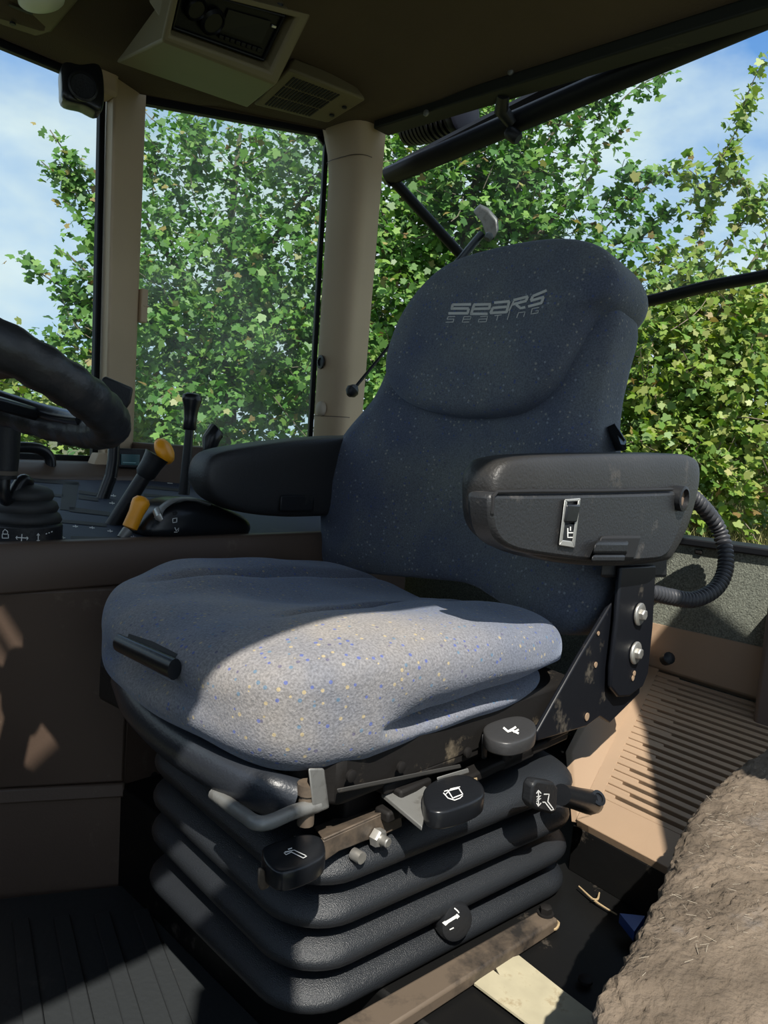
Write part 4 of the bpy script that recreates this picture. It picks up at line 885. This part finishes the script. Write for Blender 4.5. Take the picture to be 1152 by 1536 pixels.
# control pod
pod = thing('control_pod', dk(262, 805), 'black domed control pod with a thumb lever and white symbols on the console edge', 'control pod')
o_ = [at(x, y, y=1.135) for x, y in ((212, 800), (216, 782), (232, 762), (256, 750), (285, 747), (310, 752), (335, 762), (362, 775), (370, 790), (358, 803), (300, 807), (240, 808))]
k = MB(); k.pillow(o_, (0, -1, 0), .035, .10, 80, 3.0, 12); pb = part('body', k, M_GLOSS, pod, ang=80)
arc = smooth_open([at(x, y, y=1.11) for x, y in ((236, 778), (243, 762), (262, 750), (288, 749), (312, 756))], 16)
k = MB(); k.tube(arc, .006, 10, flat=(.6, 1.6)); part('thumb_track', k, M_GREYM, pod)
k = MB(); k.tube([at(234, 765, y=1.10), at(238, 775, y=1.09), at(243, 781, y=1.085)], [.008, .0085, .004], 10, flat=(1, .6)); part('thumb_lever', k, M_SILVER, pod)
k = MB(); k.hexa(yq([(258, 767), (296, 764), (300, 792), (264, 797)], 1.105), yq([(258, 767), (296, 764), (300, 792), (264, 797)], 1.12)); part('button_panel', k, M_SLOT, pod, .004)
for sy in ([([(259, 778), (265, 777), (265, 783), (259, 784), (259, 778)], 1.1)], [([(262, 791), (264, 796), (268, 792), (267, 797)], 1.3), ([(261, 798), (266, 798)], 1.0)]): decal('symbol', pb, sy, M_WHITE, pb)

# joystick
js = thing('joystick', at(38, 812, y=1.165), 'black loader joystick with a rubber boot and a ring of white symbols', 'joystick')
cj = at(36, 811, y=1.18); cj0 = cj
k = MB(); k.lathe([(.054, -.02), (.054, .026), (.050, .030)], cj, (0, 0, 1), 40); ring = part('symbol_ring', k, M_BLK, js, .001)
k = MB(); k.lathe([(.050, .028), (.053, .034), (.050, .042), (.045, .046), (.048, .052), (.045, .060), (.038, .064), (.041, .070), (.038, .078), (.030, .083), (.012, .088)], cj, (0, 0, 1), 40); part('rubber_boot', k, mat('boot_rubber', (.02, .021, .022), .6), js, ang=75)
k = MB(); k.tube(smooth_open([at(44, 735, y=1.18), at(40, 722, y=1.17), at(32, 722, y=1.165), at(18, 745, y=1.16), at(9, 750, y=1.155), at(5, 735, y=1.15), at(6, 712, y=1.15)], 24), .009, 12); part('bent_rod', k, M_GLOSS, js)
k = MB(); k.tube([at(6, 718, y=1.15), at(7, 690, y=1.15), at(8, 640, y=1.15), at(9, 610, y=1.15), at(9, 596, y=1.15)], [.017, .019, .021, .024, .022], 18); part('grip', k, M_BLK, js, ang=60)
k = MB(); k.lathe([(.0185, 0), (.0185, .003), (.0185, .006)], at(6, 712, y=1.15), (0, 0, 1), 20); part('grip_collar', k, mat('tape_collar', (.10, .08, .06), .7), js)
for sy in ([([(5, 801), (5, 797), (8, 794), (12, 797), (12, 801), (4, 801), (4, 807), (13, 807), (13, 801)], 1.2)], [([(24, 806), (42, 807)], 1.3), ([(33, 801), (32, 813)], 1.3), ([(26, 804), (24, 806), (26, 809)], 1.1), ([(40, 805), (42, 807), (40, 810)], 1.1)], [([(57, 801), (57, 812)], 1.3), ([(55, 803), (57, 800), (59, 803)], 1.1), ([(55, 810), (57, 813), (59, 810)], 1.1)], [([(68, 801), (70, 800)], 1.5), ([(72, 799.5), (74, 798.8)], 1.5), ([(76, 798), (78, 797)], 1.5)]): decal('symbol', ring, sy, M_WHITE, ring, .001)

# grab bar, small display
k = MB(); k.tube(smooth_open([at(-10, 672, y=1.70), at(40, 671, y=1.70), at(62, 675, y=1.70), at(74, 686, y=1.70), at(76, 704, y=1.70)], 24), .012, 12); solo('grab_bar', k, M_GLOSS, 'black bent grab bar on the ledge under the front side window', 'grab bar')
dsp = thing('digital_display', at(202, 708, y=1.69), 'small black display with a teal screen on the window ledge', 'display')
k = MB(); k.hexa(yq([(176, 672), (228, 674), (228, 704), (176, 702)], 1.68), yq([(176, 672), (228, 674), (228, 704), (176, 702)], 1.75)); part('case', k, M_BLK, dsp, .004)
k = MB(); k.prism(yq([(182, 681), (210, 682), (209, 698), (182, 697)], 1.677), (0, .004, 0)); lcd = part('screen', k, M_LCD, dsp)
decal('readout', lcd, [([(184, 693.5), (204, 694.3)], 1.3)], mat('readout', (.25, .45, .45), .4), dsp)

# ================================================================== STEERING WHEEL
swt = thing('steering_wheel', P(.254, .863, .06), 'black steering wheel with finger grips and a glossy spoke, cut by the left edge', 'steering wheel')
CX, CY, CHh, TH, RW = .254, .863, .060, .379, .188
def wp_(a, r=RW, o=0):
    n_ = Vector((math.sin(TH), 0, math.cos(TH)))
    return P(CX + r * math.cos(a) * math.cos(TH), CY + r * math.sin(a), CHh - r * math.cos(a) * math.sin(TH)) + n_ * o
k = MB(); NA = 220
k.tube([wp_(2 * math.pi * i / NA) for i in range(NA)], [.0205 + .0009 * math.sin(2 * math.pi * i / NA * 36) for i in range(NA)], 18, closed=True); part('rim', k, mat('wheel_grip', (.017, .018, .020), .42, bump=.3, bscale=200), swt, ang=80)
k = MB(); k.tube([wp_(math.radians(a), RW - .010, .009) for a in range(-4, 50, 3)], .013, 12, flat=(.8, 1.3)); part('spoke_trim', k, M_GLOSS, swt, ang=70)
for ang in (35, 155, 275):
    k = MB(); k.hexa([wp_(math.radians(ang - 12), RW - .012, .012), wp_(math.radians(ang + 12), RW - .012, .012), wp_(math.radians(ang + 12), RW - .012, -.004), wp_(math.radians(ang - 12), RW - .012, -.004)], [wp_(math.radians(ang - 25), .025, -.02), wp_(math.radians(ang + 25), .025, -.02), wp_(math.radians(ang + 25), .025, -.035), wp_(math.radians(ang - 25), .025, -.035)]); part('spoke', k, M_GLOSS, swt, .004)
n_ = Vector((math.sin(TH), 0, math.cos(TH)))
k = MB(); k.lathe([(.026, -.05), (.034, -.02), (.032, 0), (.022, .006)], wp_(0, 0, -.01), n_, 28); part('hub', k, M_BLK, swt)
k = MB(); k.tube([wp_(0, 0, -.05), wp_(0, 0, -.3), P(-.10, .863, -.5), P(-.2, .863, -.725)], [.018, .024, .05, .06], 16); part('steering_column', k, M_BLK, swt)

# ================================================================== OUTSIDE
def leaf_mat(name):
    m = bpy.data.materials.new(name); m.use_nodes = True; t = m.node_tree; t.nodes.clear(); n = t.nodes.new; l = t.links.new
    at_ = n('ShaderNodeAttribute'); at_.attribute_name = 'leaf_tint'
    df = n('ShaderNodeBsdfPrincipled'); df.inputs['Roughness'].default_value = .45; df.inputs['Specular IOR Level'].default_value = .4; l(at_.outputs['Color'], df.inputs['Base Color'])
    tl = n('ShaderNodeBsdfTranslucent'); hs = n('ShaderNodeHueSaturation'); hs.inputs['Saturation'].default_value = 1.15; hs.inputs['Value'].default_value = 1.3; l(at_.outputs['Color'], hs.inputs['Color']); l(hs.outputs[0], tl.inputs['Color'])
    mx = n('ShaderNodeMixShader'); mx.inputs[0].default_value = .35; l(df.outputs[0], mx.inputs[1]); l(tl.outputs[0], mx.inputs[2])
    o = n('ShaderNodeOutputMaterial'); l(mx.outputs[0], o.inputs[0]); return m
M_LEAF = leaf_mat('maple_leaf')
LEAF = np.array([(0, 0), (.22, -.04), (.44, .03), (.40, .24), (.56, .52), (.42, .60), (.24, .60), (.16, .84), (0, 1.0), (-.16, .84), (-.24, .60), (-.42, .60), (-.56, .52), (-.40, .24), (-.44, .03), (-.22, -.04)], float)
LEAF[:, 1] -= .0
class Foliage:
    def __init__(s): s.c = []; s.n = []; s.r = []; s.sz = []; s.col = []
    def leaf(s, p, size, col, rg):
        nrm = np.array([rg.gauss(-.35, .6), rg.gauss(-.4, .6), rg.gauss(.75, .5)]); s.c.append(p); s.n.append(nrm / np.linalg.norm(nrm)); s.r.append(rg.uniform(0, 6.283)); s.sz.append(size); s.col.append(col)
    def build(s, name, parent):
        L0 = base_of(parent); c = np.array([tuple(v) for v in s.c]) - np.array(tuple(L0)); nrm = np.array(s.n); n = len(c); r = np.array(s.r); sz = np.array(s.sz)
        ref = np.tile([0., 0, 1], (n, 1)); ref[np.abs(nrm[:, 2]) > .95] = (1, 0, 0)
        u = np.cross(ref, nrm); u /= np.linalg.norm(u, axis=1)[:, None]; v = np.cross(nrm, u)
        uu = u * np.cos(r)[:, None] + v * np.sin(r)[:, None]; vv = -u * np.sin(r)[:, None] + v * np.cos(r)[:, None]
        K = len(LEAF); V = c[:, None, :] + (uu[:, None, :] * LEAF[None, :, 0:1] + vv[:, None, :] * LEAF[None, :, 1:2] - nrm[:, None, :] * (LEAF[None, :, 0:1] ** 2 * .5)) * sz[:, None, None]
        me = bpy.data.meshes.new(name); me.vertices.add(n * K); me.vertices.foreach_set('co', V.reshape(-1))
        me.loops.add(n * K); me.loops.foreach_set('vertex_index', np.arange(n * K, dtype=np.int32))
        me.polygons.add(n); me.polygons.foreach_set('loop_start', np.arange(n, dtype=np.int32) * K)
        me.update(calc_edges=True)
        at_ = me.attributes.new('leaf_tint', 'FLOAT_COLOR', 'FACE'); cc = np.ones((n, 4)); cc[:, :3] = np.array(s.col); at_.data.foreach_set('color', cc.reshape(-1))
        me.materials.append(M_LEAF); o = bpy.data.objects.new(name, me); COL.objects.link(o); o.parent = parent; o['kind'] = 'stuff'; return o
PAL_G = [(.085, .190, .036), (.125, .245, .050), (.060, .150, .032), (.175, .290, .070), (.105, .215, .055)]
PAL_Y = [(.165, .250, .040), (.215, .285, .055), (.110, .205, .035), (.260, .300, .085), (.130, .225, .050)]
SEED = [(.26, .20, .07), (.30, .28, .10), (.22, .15, .06)]
def pick(pal, rg):
    c = rg.choice(pal) if rg.random() > .035 else rg.choice(SEED); f = rg.uniform(.8, 1.25); return tuple(min(1, q * f) for q in c)
def twig_leaves(fo, wood, a, b, pal, rg, step=.035, spread=.05, size=.062, sag=0., reps=2):
    a, b = Vector(a), Vector(b); d = b - a; ln_ = d.length; n_ = max(3, int(ln_ / step))
    bend = Vector((rg.gauss(0, 1), rg.gauss(0, 1), rg.gauss(0, 1))) * ln_ * .07
    pts = [a + d * (i / n_) + bend * math.sin(math.pi * i / n_) - Vector((0, 0, sag * math.sin(math.pi * i / n_))) for i in range(n_ + 1)]
    if wood is not None: wood.tube(pts[::2] if len(pts) > 5 else pts, [max(.0015, .006 * ln_ * (1 - i / (n_ + 1)) + .0015) for i in range(len(pts[::2] if len(pts) > 5 else pts))], 4)
    for i, p in enumerate(pts):
        tp = 1 - .45 * i / n_
        for s_ in range(reps):
            q = p + Vector((rg.gauss(0, 1), rg.gauss(0, 1), rg.gauss(0, 1))) * spread * tp
            fo.leaf(q, size * rg.uniform(.6, 1.2) * (.65 + .35 * tp), pick(pal, rg), rg)
def shoot(fo, wood, pa, pb, da, db, pal, rg, spread=.055, twigs=6, size=.062, tl_=.22):
    """a long shoot from one place to another with short side twigs"""
    a, b = at(*pa, d=da), at(*pb, d=db); twig_leaves(fo, wood, a, b, pal, rg, .026, spread, size, reps=3)
    for i in range(twigs):
        t_ = rg.uniform(.05, .85); p = lerp(a, b, t_); dd = Vector((rg.gauss(0, 1), rg.gauss(0, 1), rg.gauss(.35, .7))).normalized() + (b - a).normalized() * .8
        twig_leaves(fo, wood, p, p + dd.normalized() * tl_ * (1 - t_ * .6) * rg.uniform(.6, 1.3), pal, rg, .032, spread * .8, size)
def lobe(fo, wood, px, py, rpx, d, dr, dens, pal, rg, size=.065, hub=None):
    c = at(px, py, d=d); r = rpx / FPX * d
    for i in range(int(dens * 1.4)):
        while True:
            o = Vector((rg.uniform(-1, 1), rg.uniform(-1, 1), rg.uniform(-1, 1)))
            if o.length < 1: break
        p = c + RT * o.x * r + UP * o.y * r + FW * o.z * dr
        dd = (Vector((rg.gauss(0, .7), rg.gauss(0, .7), rg.gauss(.35, .6))) + (p - c).normalized() * .6).normalized()
        twig_leaves(fo, wood if i % 3 == 0 else None, p, p + dd * rg.uniform(.18, .38), pal, rg, .036, .05, size)
def tree(name, base, label, cat, group, trunk, lobes, shoots, pal, seed, size=.057):
    rg = random.Random(seed); t = thing(name, base, label, cat, group); fo = Foliage(); wood = MB(); tw = MB()
    for pts, r0 in trunk:
        q = smooth_open(pts, 12); wood.tube(q, [r0 * (1 - .75 * i / 12) for i in range(13)], 8)
    for a in lobes: lobe(fo, tw, *a, pal, rg, size)
    for a in shoots: shoot(fo, tw, *a[:4], pal, rg, *a[4:])
    part('trunk', wood, M_BARK, t, ang=60); part('twigs', tw, M_BARK, t, kind='stuff'); fo.build('foliage', t); return t
GZ = -1.95
def gp(px, d):
    r = ray(px, 760); q = EYE + r * d; return Vector((q.x, q.y, H + GZ))
# left tree
b0 = gp(345, 5.4)
tree('maple_tree', b0, 'green maple tree behind the side quarter window', 'tree', 'trees beside the tractor',
     [([b0, at(345, 620, d=5.3), at(340, 420, d=5.2), at(360, 200, d=5.1)], .06), ([at(342, 500, d=5.25), at(250, 380, d=5.2), at(180, 260, d=5.1)], .03), ([at(342, 450, d=5.25), at(440, 320, d=5.2), at(520, 200, d=5.1)], .03), ([at(344, 560, d=5.2), at(200, 470, d=5.0), at(100, 380, d=4.9)], .022)],
     [(330, 290, 100, 5.1, .5, 44), (420, 260, 80, 5.2, .5, 26), (250, 400, 75, 5.0, .5, 18), (340, 440, 120, 5.1, .6, 80), (430, 430, 90, 5.2, .5, 50), (230, 520, 90, 5.0, .5, 40), (340, 580, 120, 5.0, .6, 80), (440, 560, 80, 5.0, .5, 50), (275, 225, 55, 5.1, .4, 7), (480, 250, 60, 5.2, .4, 22), (170, 430, 55, 4.9, .3, 12), (130, 500, 40, 4.9, .3, 8)],
     [((175, 420), (75, 195), 4.9, 4.8, .05, 7), ((170, 330), (62, 242), 4.9, 4.8, .045, 4, .055), ((170, 400), (95, 300), 4.9, 4.8, .05, 4), ((175, 480), (28, 388), 4.9, 4.8, .05, 8), ((170, 520), (90, 440), 4.9, 4.8, .05, 5), ((160, 300), (110, 250), 4.9, 4.8, .05, 3), ((240, 330), (225, 200), 5, 5, .05, 5), ((300, 260), (290, 160), 5, 5, .06, 5), ((170, 540), (85, 500), 4.9, 4.8, .05, 4)], PAL_G, 11)
# middle tree behind the rear window
b1 = gp(650, 5.0)
tree('maple_tree', b1, 'broad green maple tree seen through the upper rear window', 'tree', 'trees beside the tractor',
     [([b1, at(660, 640, d=5), at(690, 420, d=4.9), at(720, 230, d=4.8)], .07), ([at(680, 470, d=4.95), at(800, 360, d=4.7), at(900, 250, d=4.6)], .03), ([at(690, 420, d=4.9), at(780, 280, d=4.7), at(860, 150, d=4.6)], .028), ([at(670, 520, d=5), at(590, 380, d=5), at(560, 220, d=5)], .03), ([at(680, 500, d=5), at(860, 440, d=4.8), at(980, 340, d=4.7)], .026)],
     [(600, 300, 90, 4.9, .5, 52), (560, 440, 90, 4.9, .5, 50), (660, 230, 80, 4.8, .5, 40), (690, 330, 90, 4.8, .5, 50), (760, 230, 70, 4.7, .4, 34), (780, 330, 70, 4.8, .5, 34), (810, 215, 45, 4.6, .35, 12), (720, 175, 50, 4.7, .35, 18), (860, 345, 50, 4.7, .4, 12), (640, 420, 100, 5, .5, 50), (560, 580, 80, 4.9, .4, 36), (780, 460, 110, 5, .5, 44), (910, 400, 40, 4.7, .4, 6), (700, 600, 120, 5.1, .5, 40)],
     [((870, 260), (1005, 108), 4.6, 4.5, .045, 7, .055, .16), ((850, 220), (945, 118), 4.6, 4.5, .05, 4, .055, .15), ((860, 170), (900, 110), 4.6, 4.5, .05, 4), ((910, 340), (1000, 252), 4.7, 4.6, .05, 6), ((900, 320), (955, 245), 4.7, 4.6, .05, 4), ((920, 370), (1022, 312), 4.7, 4.6, .05, 7), ((770, 150), (800, 90), 4.7, 4.7, .05, 4), ((600, 200), (640, 90), 4.9, 4.9, .06, 5), ((700, 190), (735, 95), 4.8, 4.8, .06, 5)], PAL_G, 23)
# right tree, yellower
b2_ = gp(1040, 4.6)
tree('maple_tree', b2_, 'yellowish green maple tree with one tall upright shoot behind the armrest', 'tree', 'trees beside the tractor',
     [([b2_, at(1030, 700, d=4.6), at(1020, 540, d=4.55), at(1020, 400, d=4.5)], .055), ([at(1025, 560, d=4.6), at(1100, 440, d=4.5), at(1190, 300, d=4.5)], .028), ([at(1025, 640, d=4.6), at(960, 560, d=4.5), at(900, 500, d=4.5)], .02)],
     [(1040, 560, 95, 4.5, .5, 60), (1110, 660, 100, 4.4, .5, 66), (990, 660, 70, 4.5, .5, 36), (985, 500, 55, 4.5, .4, 28), (1120, 530, 85, 4.5, .5, 50), (1110, 450, 45, 4.5, .4, 9), (1165, 400, 40, 4.5, .4, 8), (1050, 730, 60, 4.3, .3, 30), (1180, 740, 80, 4.4, .4, 34), (1005, 470, 40, 4.5, .4, 8), (940, 620, 70, 4.6, .4, 34), (1240, 540, 100, 4.5, .5, 36), (1085, 490, 50, 4.5, .4, 14), (880, 700, 110, 4.7, .4, 34)],
     [((1012, 450), (1062, 300), 4.5, 4.45, .055, 9, .058, .16), ((1058, 310), (1108, 190), 4.45, 4.4, .05, 6, .056, .13), ((1104, 200), (1150, 82), 4.4, 4.35, .042, 4, .054, .10), ((1050, 300), (1110, 255), 4.45, 4.4, .05, 3), ((1050, 300), (1020, 245), 4.45, 4.4, .045, 3), ((1080, 380), (1170, 265), 4.5, 4.4, .055, 6), ((980, 440), (1010, 370), 4.5, 4.4, .05, 4)], PAL_Y, 31, .056)
# hedge below
b3 = gp(90, 6.0)
tree('hedge', b3, 'low green hedge under the front side window', 'hedge', None,
     [([b3, at(90, 650, d=6), at(90, 600, d=6)], .03)],
     [(40, 610, 70, 5.8, .4, 34), (120, 620, 70, 5.8, .4, 34), (-60, 600, 80, 5.9, .4, 34), (60, 680, 80, 5.6, .4, 40), (190, 640, 70, 5.6, .4, 34), (330, 690, 110, 5.5, .4, 40)], [], PAL_Y, 41, .07)
b4 = gp(600, 7.4)
tree('hedge', b4, 'dark dense hedge standing behind the maple trees', 'hedge', None,
     [([b4, at(600, 640, d=7.4), at(600, 480, d=7.4)], .05)],
     [(260, 600, 150, 7.2, .5, 70), (430, 540, 110, 7.2, .5, 50), (570, 430, 130, 7.2, .5, 50), (650, 560, 160, 7.4, .5, 90), (800, 480, 150, 7, .5, 70), (1000, 580, 130, 6.6, .5, 80), (1130, 620, 150, 6.4, .5, 90), (1080, 520, 90, 6.6, .5, 30), (680, 380, 100, 7, .5, 22), (1000, 720, 130, 6.4, .5, 70), (1180, 760, 120, 6.2, .5, 50)], [], [tuple(q * .8 for q in c) for c in PAL_G], 51, .085)
# ground and grass
gm = MB()
def gfun(u, v):
    x, y = lerp(-12, 26, u), lerp(-10, 26, v)
    d_ = x * FW.x + y * FW.y
    h_ = GZ + 1.56 * max(0, min(1, (d_ - 2.7) / 1.6)) ** 1.2 + .05 * mnoise.noise(Vector((x * 1.3, y * 1.3, 0)))
    return P(x, y, h_)
gm.grid(gfun, 90, 90); struct('ground', gm, M_GROUND, ang=180)
rg = random.Random(77); k = MB()
for i in range(2600):
    px = rg.uniform(980, 1210); q = at(px, rg.uniform(760, 830), d=rg.uniform(4.0, 5.6))
    q.z = H - .72 + .15 * (q.x * FW.x + q.y * FW.y - 4.4) + rg.uniform(-.05, .05) + .28
    d_ = Vector((rg.gauss(0, .05), rg.gauss(0, .05), rg.uniform(.05, .15))); w_ = Vector((rg.gauss(0, 1), rg.gauss(0, 1), 0)).normalized() * .004
    k.add([q - w_, q + w_, q + d_], [(0, 1, 2)])
solo('dry_grass', k, M_STRAWG, 'dry yellow grass on the bank below the right tree', 'grass', kind='stuff', fix=False)

for o in list(bpy.data.objects):
    if '_base' in o: del o['_base']
